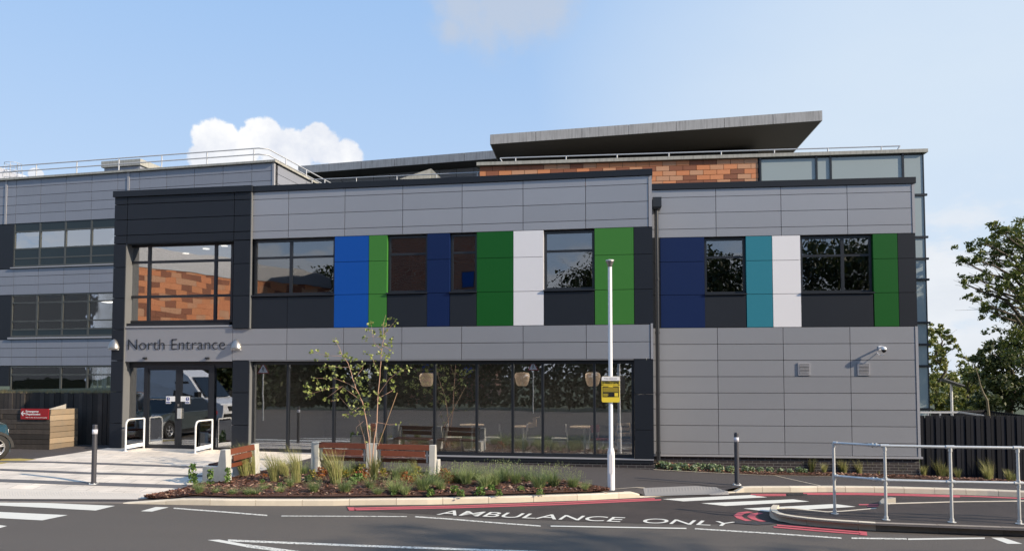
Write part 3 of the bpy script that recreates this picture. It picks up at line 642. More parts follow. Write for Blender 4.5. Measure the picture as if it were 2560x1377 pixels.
m = M(); m.box(wx0, wxe-.2, .3, 7, top0-.3, top0-.2); m.build('roof', DARKF, sw)
m = M(); m.box(wx0, wxe-.21, 4.4, 4.6, 0, top0-.3); m.build('interior_wall', PLAINW, sw)
m = M(); m.box(wx0, wxe-.21, .26, 4.4, b5-.3, b5-.05); m.build('first_floor_slab', CEIL, sw)
m = M(); m.box(wx0, wxe-.21, .26, 4.4, r4+.1, r4+.2); m.build('ceiling', CEIL, sw)
# vents
def vent(px0, px1, lab):
    q0, zt = f.px(px0, 906.5); q1, zb2 = f.px(px1, 937.5)
    r = empty('wall_vent', tuple(f.w(q0, 0, zb2)), f.a, lab, 'vent', 'louvred vents on the side wing')
    w, h = q1-q0, zt-zb2; m = M(); b = .035
    m.box(0, b, -.03, 0, 0, h); m.box(w-b, w, -.03, 0, 0, h); m.box(b, w-b, -.03, 0, 0, b); m.box(b, w-b, -.03, 0, h-b, h); m.build('frame', GREY2, r)
    m = M(); m.box(b, w-b, -.006, -.002, b, h-b); m.build('backing', BLACK, r)
    m = M(); n = 7; s = (h-2*b)/n
    for i in range(n):
        z_ = b+s*i; m.hexa([(b, -.04, z_+.004), (w-b, -.04, z_+.004), (w-b, -.012, z_+s*.45), (b, -.012, z_+s*.45)], [(b, -.04, z_+s*.42), (w-b, -.04, z_+s*.42), (w-b, -.012, z_+s*.75), (b, -.012, z_+s*.75)])
    m.build('louvre_blade', GREY2, r)
vent(1994.5, 2026, 'small square louvred vent on the plain wall, the one nearer the downpipe')
vent(2143, 2175, 'small square louvred vent on the plain wall below the security camera')
# security camera
cx_, cz_ = f.px(2209, 872, -.22)
r = empty('security_camera', tuple(f.w(cx_, 0, cz_)), f.a, 'white dome security camera on a short arm at the right end of the side wing', 'camera')
m = M(); m.box(-.05, .05, -.015, 0, -.02, .09); m.tube([(0, 0, .04), (0, -.12, .05), (0, -.20, .05), (0, -.23, .02)], [.028, .024, .024, .03], 10); m.build('bracket_arm', WHITEM, r)
m = M(); m.lathe([(.001, .06), (.04, .055), (.065, .03), (.07, 0), (.07, -.02)], (0, -.24, 0), 16); m.build('hood', WHITEM, r)
m = M(); m.lathe([(.062, -.02), (.06, -.05), (.045, -.08), (.02, -.10), (.001, -.105)], (0, -.24, 0), 16); m.build('dome', BLACK, r)
m = M(); m.tube([(0, -.22, -.05), (.01, -.20, -.13), (-.01, -.16, -.165), (-.06, -.08, -.15), (-.09, 0, -.10)], .010, 8); m.build('cable', WHITEM, r)
# downpipe with hopper
pz_ = H(3.9, .8)
a_, za = FR.px(1631.5, 495, -.18); b_, zb3 = FR.px(1653, 523, -.18); c_ = FR.X(1642.3, 700, -.12)
dp = empty('downpipe', tuple(FR.w(c_, -.12, 0)), FR.a, 'dark downpipe with square hopper in the corner between the two wings', 'downpipe')
m = M(); w = (b_-a_)/2; xc = (a_+b_)/2-c_; zm = zb3+.05
m.hexa([(xc-w*.8, -.14, zb3), (xc+w*.8, -.14, zb3), (xc+w*.8, .11, zb3), (xc-w*.8, .11, zb3)], [(xc-w*.95, -.16, zm), (xc+w*.95, -.16, zm), (xc+w*.95, .115, zm), (xc-w*.95, .115, zm)]); m.box(xc-w, xc+w, -.17, .118, zm+.001, za); m.build('hopper', DARKF, dp)
m = M(); m.tube([(0, 0, -.35), (0, 0, zb3+.002)], .056, 14); m.build('pipe', DARKF, dp)
m = M()
for z_ in (.4, 2.0, 3.7, 5.2): m.tube([(0, 0, z_), (0, 0, z_+.06)], .066, 14)
m.build('bracket', DARKF, dp)

# ---------------- terracotta block behind
ub = empty('terracotta_building', tuple(FU.o), FU.a, 'taller building behind with terracotta tiles, grey glass corner and flat overhanging roof', 'building')
f = FU
ztop = f.Z(1750, 399.3); ux0 = f.X(1199, 430); ux1 = f.X(1896, 430); ux2 = f.X(2308, 400)
th = f.Z(1750, 400)-f.Z(1750, 412.4); tw = (f.X(1790, 430)-f.X(1756, 430))
m = M(); random.seed(11); rowz = ztop-.02; k = 0
while rowz > ztop-3.2:
    off = (k % 2)*tw/2; x = ux0-off
    while x < ux1:
        a, b = max(x, ux0), min(x+tw, ux1)
        if b-a > .05: m.box(a+.009, b-.009, 0, .1, rowz-th+.009, rowz-.009)
        x += tw
    rowz -= th; k += 1
m.build('terracotta_cladding', TERRA, ub)
m = M(); m.box(ux0, ux1, .08, .4, ztop-5, ztop-.01); m.build('backing_wall', BACK, ub)
m = M(); m.box(ux0-.12, ux2+.15, -.14, .7, ztop, f.Z(1750, 391)); m.build('coping', WEATHER, ub)
xs = [ux1+.08]+[f.X(v, 430) for v in (2041, 2076.5, 2257)]+[ux2]
m = M()
bz = [f.Z(2300, y) for y in (487.5, 593, 647, 699, 806.5, 861, 914.6, 1022)]
zz = [-2]+bz[::-1]+[ztop-.06]
cells(m, xs, zz, 0, .06, .05); m.build('glass_corner', SPAND, ub)
m = M(); m.box(ux1+.01, ux2, .05, .3, -2, ztop-.02)
for x in xs[:-1]: m.box(x-.04, x+.04, -.05, .05, -2, ztop-.02)
m.box(ux2-.03, ux2+.01, -.03, .05, -2, ztop-.02)
for z in bz: m.box(xs[-2]+.05, ux2+.11, -.055, .045, z-.045, z+.045)
m.build('glazing_frame', DARKF, ub)
m = M(); m.box(ux2-.06, ux2, .06, 12, -2, ztop-.03); m.build('side_wall', SPAND, ub)
m = M(); m.box(ux0, ux2-.06, .4, 14, ztop-.6, ztop-.4); m.build('roof', WEATHER, ub)
# roof railing with short posts
m = M(); yr = 1.0
P_ = lambda px, py, y=yr: (f.X(px, py, y), y, f.Z(px, py, y))
zrl = f.Z(1750, 380.5, yr); xa_, xb2 = f.X(1250, 402, yr), f.X(2250, 368, yr)
m.tube([(xa_, yr, zrl), (xb2, yr, zrl)], .030, 8); m.tube([(xa_, yr, zrl), (xa_+.35, yr, ztop)], .028, 8); m.tube([(xb2, yr, zrl), (xb2-.4, yr, ztop)], .028, 8)
for px in (1289, 1415, 1542.5, 1672, 1803, 1936, 2070, 2204):
    x = f.X(px, 395, yr); m.tube([(x, yr, ztop-.4), (x, yr, zrl)], .028, 8)
m.build('roof_railing', RAILG, ub)
# overhanging roof: slab held by four measured corners
def slab(parent, cfl, cfr, dep, ht, back, tilt_l, tilt_r, name, lab, wallin):
    FLp, FRp = at_depth(*cfl, dep[0]), at_depth(*cfr, dep[1])
    e = (FRp-FLp); ez = Vector((e.x, e.y, 0)).normalized(); n = Vector((-ez.y, ez.x, 0))
    b1, b2 = FLp+n*back+Vector((0,0,tilt_l)), FRp+n*back+Vector((0,0,tilt_r)); 
    inv = Matrix.Translation(FU.o) @ Matrix.Rotation(FU.a, 4, 'Z'); inv = inv.inverted()
    Q = lambda p: inv @ p
    h = Vector((0,0,ht)); ins = ez*.02
    m = M(); m.hexa([Q(p-h*.98) for p in (FLp+n*.03, FRp+n*.03, b2, b1)], [Q(p-h*.3) for p in (FLp+n*.03, FRp+n*.03, b2, b1)]); m.build('soffit', SOFFIT, parent)
    m = M(); L_ = e.length; k = 7
    for i in range(k):
        a = FLp+e*(i/k)+e*.0006; b = FLp+e*((i+1)/k)-e*.0006
        m.hexa([Q(a-h), Q(b-h), Q(b-h+n*.05), Q(a-h+n*.05)], [Q(a), Q(b), Q(b+n*.05), Q(a+n*.05)])
    m.hexa([Q(FRp-h+n*.055-ez*.04), Q(FRp-h+n*.055), Q(b2-h), Q(b2-h-ez*.04)], [Q(FRp+n*.055-ez*.04), Q(FRp+n*.055), Q(b2), Q(b2-ez*.04)])
    m.hexa([Q(FLp-h+n*.055), Q(FLp-h+n*.055+ez*.04), Q(b1-h+ez*.04), Q(b1-h)], [Q(FLp+n*.055), Q(FLp+n*.055+ez*.04), Q(b1+ez*.04), Q(b1)])
    m.hexa([Q(p-h*.28) for p in (FLp+n*.05, FRp+n*.05, b2, b1)], [Q(p-h*.01) for p in (FLp+n*.05, FRp+n*.05, b2, b1)])
    m.build('roof_fascia', WEATHER2, parent)
    return FLp, FRp, ez, n, Q, b1, b2
A_, B_, ez, n_, Q, b1, b2 = slab(ub, (1225, 337), (2056, 276.5), (36.0, 34.4), .46, 9, 0.0, 0.0, 'overhanging_roof', '', 1)
w0 = A_+n_*3.0+ez*1.3; w1 = B_+n_*3.0-ez*2.2
m = M(); zt_ = min(A_.z, B_.z)
for i in range(26):
    zl = A_.z-.55-i*.13
    pts = lambda z, o: [Q(Vector((p.x, p.y, z))+n_*o) for p in (w0, w1)]
    a0, a1 = pts(zl, 0), pts(zl+.06, .05); bb0, bb1 = pts(zl, .08), pts(zl+.06, .08)
    m.add([a0[0], a0[1], a1[1], a1[0]], [(0,1,2,3)])
    m.add([a1[0], a1[1], Q(Vector((w1.x, w1.y, zl+.13))), Q(Vector((w0.x, w0.y, zl+.13)))], [(0,1,2,3)])
m.build('louvre_wall', LOUVRE, ub)
m = M()
up_ = Vector((0,0,1.2))
for c in ((w0+n_*.12, w1+n_*.12),):
    a, b = c; lo = Vector((0,0,-4))
    m.hexa([Q(a+lo), Q(b+lo), Q(b+lo+n_*5), Q(a+lo+n_*5)], [Q(Vector((a.x,a.y,A_.z-.47))), Q(Vector((b.x,b.y,A_.z-.30))), Q(Vector((b.x,b.y,A_.z-.30))+n_*5), Q(Vector((a.x,a.y,A_.z-.47))+n_*5)])
m.build('plant_room', LOUVRE, ub)
# grey range further left behind
gb_ = empty('grey_rear_building', (0,0,0), 0, 'grey rear building with long weathered fascia between the left wing and the terracotta tiles', 'building')
A2, B2 = at_depth(745, 415.5, 50), at_depth(1252, 375, 45.5)
e = B2-A2; ez2 = Vector((e.x, e.y, 0)).normalized(); n2 = Vector((-ez2.y, ez2.x, 0)); h = Vector((0,0,.50))
m = M()
for i in range(6):
    a = A2+e*(i/6+.001); b = A2+e*((i+1)/6-.001); m.hexa([a-h, b-h, b-h+n2*.1, a-h+n2*.1], [a, b, b+n2*.1, a+n2*.1])
m.hexa([A2-h*.3+n2*.1, B2-h*.3+n2*.1, B2-h*.3+n2*9, A2-h*.3+n2*9], [A2+n2*.1, B2+n2*.1, B2+n2*9, A2+n2*9]); m.build('roof_fascia', WEATHER2, gb_)
m = M(); m.hexa([A2-h*.98+n2*.1, B2-h*.98+n2*.1, B2-h*.98+n2*9, A2-h*.98+n2*9], [A2-h*.32+n2*.1, B2-h*.32+n2*.1, B2-h*.32+n2*9, A2-h*.32+n2*9]); m.build('soffit', SOFFIT, gb_)
m = M(); wa = A2+n2*1.6; wb = B2+n2*1.6; nn = 12
for i in range(nn):
    for j in range(4):
        a = wa+(wb-wa)*(i/nn+.0012); b = wa+(wb-wa)*((i+1)/nn-.0012); za_, zb4 = A2.z-.6-j*.62, A2.z-.6-(j+1)*.62+.02
        m.hexa([Vector((a.x,a.y,zb4)), Vector((b.x,b.y,zb4)), Vector((b.x,b.y,zb4))+n2*.1, Vector((a.x,a.y,zb4))+n2*.1], [Vector((a.x,a.y,za_)), Vector((b.x,b.y,za_+(B2.z-A2.z)*0)), Vector((b.x,b.y,za_))+n2*.1, Vector((a.x,a.y,za_))+n2*.1])
m.build('grey_cladding', OLDGREY, gb_)
m = M(); m.hexa([Vector((wa.x,wa.y,0))+n2*.12, Vector((wb.x,wb.y,0))+n2*.12, Vector((wb.x,wb.y,0))+n2*7, Vector((wa.x,wa.y,0))+n2*7], [Vector((wa.x,wa.y,A2.z-.5))+n2*.12, Vector((wb.x,wb.y,B2.z-.5))+n2*.12, Vector((wb.x,wb.y,B2.z-.5))+n2*7, Vector((wa.x,wa.y,A2.z-.5))+n2*7]); m.build('wall', BACK, gb_)
# small wedge roof light + low rail in front of it
m = M(); c0, c1_, c2_ = at_depth(1000, 448, 40), at_depth(1078, 421.5, 40), at_depth(1098, 440, 39.3)
m.hexa([c0, at_depth(1075, 448, 40), at_depth(1100, 448, 42)], [c0+Vector((0,0,.02)), c1_, c2_+Vector((0,.8,0))]); tag(m.build('roof_plant_housing', WEATHER, None), 'small pale wedge shaped housing on the flat roof behind the coping', 'roof housing')
m = M(); p = [at_depth(772, 449.5, 40), at_depth(1198, 431, 38)]
m.tube(p, .026, 8)
for t in (.02, .29, .53, .76, .99):
    q = p[0].lerp(p[1], t); m.tube([q-Vector((0,0,.9)), q], .026, 8)
tag(m.build('roof_railing', RAILG), 'thin single rail on the roof in front of the grey rear building', 'railing')

# ---------------- older wing on the left
ow = empty('older_wing', tuple(FL.o), FL.a, 'older three storey wing in small grey panels with strip windows behind the entrance block', 'building')
f = FL
lx1 = f.X(685, 430); lx0 = f.X(-260, 500)
ltop = f.Z(340, 430.2); lcop = f.Z(340, 424.6)
rowh = (f.Z(340, 449.3)-f.Z(340, 518.6))/3
rows_u = [f.Z(340, 449.3)-rowh*k for k in range(4)]; zw1 = f.Z(160, 553); 
jw = (f.X(255, 480)-f.X(103, 480))/2.33
jx = []; 
for a in (41.2, 102.4, 165.3, 229.5, 294.1, 348, 416.5, 485.5, 557, 629): jx.append(f.X(a, 470))
ex = [lx0+(jx[0]-lx0)*k/5 for k in range(5)]
allx = ex+jx+[lx1]
m = M(); cells(m, allx, [zw1]+rows_u[::-1]+[ltop], 0, .12, .022)
m.build('upper_cladding', OLDGREY, ow); m = M()
zb1t, zb1b = f.Z(160, 668), f.Z(160, 733.5)
mid = [zb1b, zb1b+(zb1t-zb1b)*.37, zb1b+(zb1t-zb1b)*.71, zb1t]
cells(m, allx, mid, 0, .12, .022); m.build('middle_cladding', OLDGREY, ow); m = M()
zb2t, zb2b = f.Z(160, 847.3), f.Z(160, 913.5); cells(m, allx, [zb2b, zb2b+(zb2t-zb2b)*.33, zb2b+(zb2t-zb2b)*.67, zb2t], 0, .12, .022)
m.build('lower_cladding', OLDGREY, ow)
m = M(); 
for a, b in ((zw1-.02, ltop), (zb1b, zb1t), (zb2b, zb2t)): m = M(); m.box(lx0, lx1, .10, .35, a, b); m.build('backing_wall', BACK, ow)
m = M(); m.box(lx0-.1, lx1+.12, -.12, .6, ltop+.01, lcop); m.box(lx1-.55, lx1+.12, .6, 9, ltop+.01, lcop); m.build('coping', WEATHER, ow)
wfx = f.X(34, 600)
for b_ in ((lx0, wfx, 0, .15, zb1t+.02, zw1-.02), (lx0, f.X(27, 790), 0, .15, zb2t+.02, zb1b-.02), (lx0, f.X(22, 950), 0, .15, 2.0, zb2b-.02)): m = M(); m.box(*b_); m.build('dark_panel', DARK, ow)
for a in (16, 321): m = M(); x = f.X(a, 480); m.box(x-.06, x+.06, -.03, -.005, zw1, ltop); m.build('joint_cover_strip', GREY2, ow)
m = M(); m.box(lx1-.08, lx1+.02, -.02, .1, 2, ltop); m.build('corner_trim', GREY2, ow)
for (zt, zb_w, pxs, hs, x0p, y_) in (
    (549.5, 663, (98.5, 162, 227), (574, 617.5, 642), 34, 600),
    (733, 840, (91, 154, 219), (754, 801, 822), 27, 790),
    (914.5, 985, (150, 216), (936,), 24, 950)):
    x0_, x1_ = f.X(x0p, y_), f.X(420, y_)
    vt = [f.X(v, y_) for v in pxs]; d = vt[-1]-vt[-2]; q = vt[-1]+d
    while q < x1_-.2: vt.append(q); q += d
    window(ow, x0_, x1_, f.Z(160, zb_w), f.Z(160, zt), .02, vt, [f.Z(160, h_) for h_ in hs], G_OLDU if y_ == 600 else G_OLD, OLDFR, fw=.07, dep=.10, vw=.11, label='strip of windows in the older wing')
m = M(); m.box(f.X(34, 600)-.1, f.X(420, 600), -.08, .05, f.Z(160, 667), f.Z(160, 664)); m.build('window_sill', GREY2, ow); m = M(); m.box(f.X(27, 790)-.1, f.X(420, 790), -.08, .05, f.Z(160, 846), f.Z(160, 841.5)); m.build('window_sill', GREY2, ow)
# opaque panes of the strips, rooms and blinds behind
X0, X1 = f.X(34, 600), f.X(420, 600)
for a, b in ((574, 550), (663, 618), (840, 822)): m = M(); m.box(X0+.02, X1, .035, .06, f.Z(160, a)+.02, f.Z(160, b)-.02); m.build('spandrel_glass', SPAND2, ow)
m = M(); m.box(lx0, lx1, 3.6, 3.8, 2, ltop-.3); m.build('interior_wall', mat('pale_room_wall', (.10,.125,.135), .9), ow)
for z_ in (zb2t-.4, zb1t-.3, zw1, zb2b+.1): m = M(); m.box(lx0, lx1-.3, .36, 3.6, z_-.1, z_); m.build('floor_slab', CEIL, ow)
m = M(); bl_z0, bl_z1 = f.Z(160, 985), f.Z(160, 916); random.seed(5); x = f.X(26, 950)
while x < f.X(280, 950):
    px_ = (x-f.X(26, 950)); w_ = .085; dense = random.random() < .8
    if dense and not (f.X(62, 950) < x < f.X(86, 950)): a = random.uniform(-.6, .6); m.hexa([(x, .25, bl_z0), (x+w_*math.cos(a), .25+w_*math.sin(a), bl_z0), (x+w_*math.cos(a), .255+w_*math.sin(a), bl_z0), (x, .255, bl_z0)], [(x, .25, bl_z1), (x+w_*math.cos(a), .25+w_*math.sin(a), bl_z1), (x+w_*math.cos(a), .255+w_*math.sin(a), bl_z1), (x, .255, bl_z1)])
    x += .10 if random.random() < .8 else .3
m.build('vertical_blind', mat('blind_fabric', (.80,.86,.86), .9, trans=.4), ow)
m = M(); m.box(f.X(64, 950), f.X(87, 950), .10, .16, f.Z(160, 983), f.Z(160, 916)); m.build('green_panel', mat('deep_green_panel', (.012,.16,.05), .5), ow)
for i, px in enumerate((75, 105, 135, 172, 205, 238, 262)):
    m = M()
    x = f.X(px, 815, .8); z_ = f.Z(px, 819, .8); m.box(x-.28, x+.28, .8, .9, z_-.55, z_+.02+.03*(i % 2)); m.build('chair_back', mat('blue_seat', (.14,.32,.44), .7), ow)
for px, py in ((112, 586), (220, 581), (240, 581), (130, 758), (272, 755)): m = M(); x, z_ = f.px(px, py, 1.6); m.box(x-.3, x+.3, 1.4, 1.9, z_, z_+.02); m.build('ceiling_lamp', LAMPE, ow)
m = M(); zs_ = [ltop]; z_ = ltop
while z_ > ltop-3: zs_.append(z_-rowh*1.0); z_ -= rowh
for a, b in zip(zs_[1:], zs_): m.box(lx1-.1, lx1, .12, 4.4, a+.012, b-.012); m.box(lx1-.1, lx1, 4.42, 8.9, a+.012, b-.012)
m.build('side_wall', OLDGREY, ow)
m = M(); m.box(lx0, lx1-.12, .35, 9, ltop-.5, ltop-.3); m.build('roof', WEATHER, ow)
# railing on its roof
m = M(); yr = .5; posts = (-40, 91, 192, 297, 404, 517, 634)
zt_, zm_ = f.Z(404, 388.3, yr), f.Z(404, 403, yr); xe = f.X(664, 380, yr)
for z_ in (zt_, zm_): m.tube([(lx0, yr, z_), (xe-.4, yr, z_), (xe, yr+.25, z_), (xe+.05, 9.5, z_)], .032, 8)
for p_ in posts: x = f.X(p_, 420, yr); m.tube([(x, yr, lcop-.1), (x, yr, zt_)], .032, 8)
for y_ in (2.4, 4.6, 6.8, 9.2): m.tube([(xe+.05, y_, lcop-.1), (xe+.05, y_, zt_)], .032, 8)
m.build('roof_railing', RAILG, ow)
# roof box and ladder cage
q0, zt2 = f.px(253, 404, 1.2); q1, _ = f.px(351, 398, 1.2)
r = empty('roof_vent_box', tuple(f.w(q0, 1.2, lcop-.2)), f.a, 'low weathered box with overhanging lid on the roof of the older wing', 'roof vent')
w_ = q1-q0; hh = f.Z(300, 400.5, 1.2)-(lcop-.2)
m = M(); m.box(.12, w_-.1, .1, 3.4, 0, hh-.36); m.build('body', OLDGREY, r); m = M(); m.box(0, w_, 0, 3.6, hh-.33, hh); m.build('lid', WEATHER, r)
r = empty('access_ladder', tuple(f.w(f.X(34, 430, 2), 2, lcop-.3)), f.a, 'caged access ladder standing above the roof at the left edge', 'ladder')
m = M()
for x in (-.25, .25): m.tube([(x, 0, 0), (x, 0, 1.75)], .022, 6)
for k in range(6): m.tube([(-.25, 0, .2+.27*k), (.25, 0, .2+.27*k)], .014, 6)
m.build('ladder', RAILG, r)
m = M()
for z_ in (.9, 1.3, 1.75): m.tube([(.42*math.cos(t*.5236), .42*math.sin(t*.5236)-.05, z_) for t in range(13)], .014, 6, cap=False)
for t in range(0, 12, 2): m.tube([(.42*math.cos(t*.5236), .42*math.sin(t*.5236)-.05, .9), (.42*math.cos(t*.5236), .42*math.sin(t*.5236)-.05, 1.75)], .012, 6)
for x in (-.75, .62): m.tube([(x, 0, .0), (x, 0, 1.35)], .018, 6); 
m.tube([(-.75, 0, 1.35), (.62, 0, 1.35)], .016, 6); m.tube([(-2.5, .2, 1.65), (-.25, .2, 1.72)], .016, 6)
m.build('cage', RAILG, r)
a, b = at_depth(-60, 412, 48), at_depth(70, 445, 48)
m = M(); m.hexa([at_depth(-80, 455, 48), at_depth(80, 455, 48), at_depth(90, 455, 54), at_depth(-80, 455, 54)], [at_depth(-80, 408, 48), at_depth(2, 419, 48), at_depth(80, 445, 54), at_depth(-80, 408, 54)])
tag(m.build('pale_roof', WHITEP), 'pale sloping roof end beyond the ladder at the left edge', 'roof')

# ================================================================== GROUND
def patch(pl, pr, nt, nu, dz, material, name, kind='structure', jit=0.0, sc=1.0):
    """ruled sheet lying on the ground between two rows of ground points (front row, back row)"""
    def along(ps, t):
        L_ = [0]
        for a, b in zip(ps, ps[1:]): L_.append(L_[-1]+(b-a).length)
        s = t*L_[-1]
        for i in range(len(ps)-1):
            if s <= L_[i+1] or i == len(ps)-2: return ps[i].lerp(ps[i+1], (s-L_[i])/max(1e-6, L_[i+1]-L_[i]))
    m = M(); vs = []; fs = []
    for i in range(nt+1):
        a, b = along(pl, i/nt), along(pr, i/nt)
        for j in range(nu+1):
            p = a.lerp(b, j/nu); e = 1 if 0 < i < nt and 0 < j < nu else 0
            vs.append((p.x, p.y, H(p.x, p.y)+dz+e*(jit*(.4+random.random()))))
    for i in range(nt):
        for j in range(nu): k = i*(nu+1)+j; fs.append((k, k+1, k+nu+2, k+nu+1))
    m.add(vs, fs, .5, bool(jit)); o = m.build(name, material); 
    return tag(o, kind=kind)
m = M(); m.add([(-900,-900,-.9),(900,-900,-.9),(900,900,-.9),(-900,900,-.9)], [(0,1,2,3)]); struct('ground', m, mat('rough_grass_ground', (.045,.06,.02), .9, noise=.4, nscale=.5))
kx = [p.x for p in KW]; xs = [-60]+kx+[60]
m = M(); vs = [(x, Yk(x)+.02, 0) for x in xs]+[(x, -34, 0) for x in xs]; n = len(xs)
m.add(vs, [(i, n+i, n+i+1, i+1) for i in range(n-1)], .5); struct('road', m, ASPH)
m = M(); gx = []; x = -40.0
while x < 40: gx.append(x); x += .35 if -16 < x < 16 else 1.5
for k_ in (XL-.2, XL+.05, XD0-.4, XD0, XD0+.12, XD1-.05, XD1+.3): gx.append(k_)
gx = sorted(gx); ts = [0, .02, .04, .07, .1, .15, .2, .3, .4, .5, .6, .7, .8, .9, 1.0, 1.9]; vs = []
for x in gx:
    for t in ts: y = Yk(x)+.10+t*(yf(x)-Yk(x)-.10); vs.append((x, y, H(x, y)))
n = len(ts); m.add(vs, [((i+1)*n+j, (i+1)*n+j+1, i*n+j+1, i*n+j) for i in range(len(gx)-1) for j in range(n-1)], .5, True); struct('footway', m, FOOT)
# kerbs
def kerb_run(pts, ztop, material, name, w=.14, blk=.915, zb=-.05, first=0.0):
    m = M(); L_ = [0]
    for a, b in zip(pts, pts[1:]): L_.append(L_[-1]+(b-a).length)
    def at(s):
        s = max(0, min(L_[-1], s))
        for i in range(len(pts)-1):
            if s <= L_[i+1]+1e-9: return pts[i].lerp(pts[i+1], (s-L_[i])/(L_[i+1]-L_[i]))
        return pts[-1]
    def nrm(s): d = at(s+.1)-at(s-.1); d.z = 0; d.normalize(); return Vector((-d.y, d.x, 0))
    s = 0; g = .004
    while s < L_[-1]-.05:
        e = min(s+blk, L_[-1]); sub = [s+g+(e-s-2*g)*k/3 for k in range(4)]; a_ = random.random()
        for u, v in zip(sub, sub[1:]):
            p, q = at(u), at(v); n1, n2_ = nrm(u), nrm(v); zt1, zt2 = ztop(p), ztop(q)
            V = lambda p, n_, o, z: (p.x+n_.x*o, p.y+n_.y*o, z)
            prof = [(0, 0, 'b'), (0.004, -.022, 't'), (.022, 0, 't'), (w, 0, 't'), (w, 0, 'b')]
            A = [V(p, n1, o, (zt1+dz_) if c == 't' else zb) for o, dz_, c in prof]; B = [V(q, n2_, o, (zt2+dz_) if c == 't' else zb) for o, dz_, c in prof]
            k = len(prof); m.add(A+B, [(i, k+i, k+(i+1) % k, (i+1) % k) for i in range(k)]+[tuple(range(k)), tuple(range(2*k-1, k-1, -1))], a_)
        s = e
    return struct(name, m, material)
def flat(z): return lambda p: z
K1 = KW[3:16]
def zk1(p):
    a = KW[3].x; b = KW[4].x+.1
    if p.x < b: return .012+.108*max(0, (p.x-a)/(b-a))
    e = KW[15].x
    return .12 if p.x < e-.16 else .12-.05*(p.x-(e-.16))/.16
kerb_run(K1, zk1, KERB, 'kerb')
kerb_run(KW[0:4], flat(.014), mat('flush_brown_kerb', (.20,.175,.155), .9, noise=.2, nscale=5, var=.15), 'kerb'); kerb_run(KW[15:18], flat(.016), KERB, 'kerb')
kerb_run(KW[17:], lambda p: .12 if p.x > KW[18].x else .016+.104*(p.x-KW[17].x)/(KW[18].x-KW[17].x), KERB, 'kerb', blk=.61)
# island with the handrail
isl_front = [ray_z(x, y, 0) for x, y in ((1930,1276),(1924,1283),(1923,1292),(1936,1298.5),(1952.5,1303.7),(1995,1310),(2048,1315.7),(2099,1319.5),(2190.5,1325.5))]
kerb_run(isl_front, flat(.12), KERB, 'kerb', w=.13, blk=.80)
isl_f2 = [ray_z(x, y, 0) for x, y in ((2190.5,1325.5),(2350,1331),(2507,1336.7),(2700,1343),(3300,1360))]
kerb_run(isl_f2, flat(.118), KERBD, 'kerb', w=.13, blk=.95)
isl_back = [ray_z(x, y, .12) for x, y in ((3300,1262),(2560,1249.5),(2384,1251.5),(2202,1256.5))]
kerb_run([Vector((p.x, p.y, 0)) for p in isl_back], flat(.12), KERB, 'kerb', w=.10)
nose2 = [ray_z(x, y, 0) for x, y in ((2225,1256),(2203,1260),(2197,1267),(2200,1273),(2212,1276))]
kerb_run(nose2, flat(.12), mat('grey_kerb_stone', (.33,.31,.27), .9, noise=.2, nscale=5), 'kerb', w=.12, blk=.5)  # nose in darker grey concrete than the other kerbs
isl_side = [Vector((p.x, p.y, 0)) for p in [ray_z(x, y, .02) for x, y in ((2196,1271),(2110,1278.5),(2065,1281),(1979,1271.5),(1945,1271),(1930,1276))]]
kerb_run(isl_side, lambda p: .018 if 2.5 < 99 and False else .05, KERB, 'kerb', w=.11)
poly = [ray_z(x, y, .118) for x, y in ((1927,1276.5),(1940,1271),(1979,1270),(2065,1279),(2110,1277),(2190,1270),(2200,1259),(2384,1253),(2560,1250.5),(3300,1264),(3300,1345),(2700,1329),(2507,1323.5),(2190,1311.5),(2099,1305.5),(2048,1301.5),(1995,1296),(1952,1290),(1934,1284.5))]
m = M(); m.add([(p.x, p.y, .116) for p in poly], [tuple(range(len(poly)))[::-1]], .5); struct('traffic_island', m, ASPHD)
# sheets on the road
def mark(px, z, material, name, m=None):
    own = m is None; m = m or M(); ps = [ray_z(x, y, z) for x, y in px]
    m.add([(p.x, p.y, z) for p in ps], [tuple(range(len(ps)))], .5)
    return struct(name, m, material) if own else m
mark([(865,1262.5),(1068,1261.6),(1280,1256.5),(1475,1250),(1600,1243.6),(1840,1232),(1930,1230.3),(2072,1229.7),(2219,1231.4),(2459,1238.3),(2560,1243),(3300,1268),(3300,1300),(2560,1290),(2190,1300),(1955,1306),(1919,1311),(1836,1308),(1700,1310),(1525,1305),(1369,1299),(1212,1294),(1100,1286),(980,1279.5),(870,1275)], .004, ASPHD, 'new_road_surface')
zeb = M()
for p in ([(0-900,1240),(0,1251.8),(150,1257.5),(288,1263.3),(239,1275),(120,1268.5),(0,1262.6),(-900,1238+12)], [(-700,1262),(0,1278.5),(169,1286.5),(105.5,1299.5),(0,1294),(-700,1270)], [(-400,1302),(0,1311.5),(17.6,1313.6),(0,1318.5),(-400,1310)]): mark(p, .004, STRIPE, '', zeb)
for p in ([(1656,1246.4),(1708.7,1252),(1918.7,1241.9),(1877.5,1236.2)], [(1753,1256.9),(1813.7,1263.6),(2023.7,1252.4),(1982.5,1247)], [(1858,1270),(1922.5,1278),(2140,1265.5),(2087.5,1258.7)]): mark(p, .008, STRIPE, '', zeb)
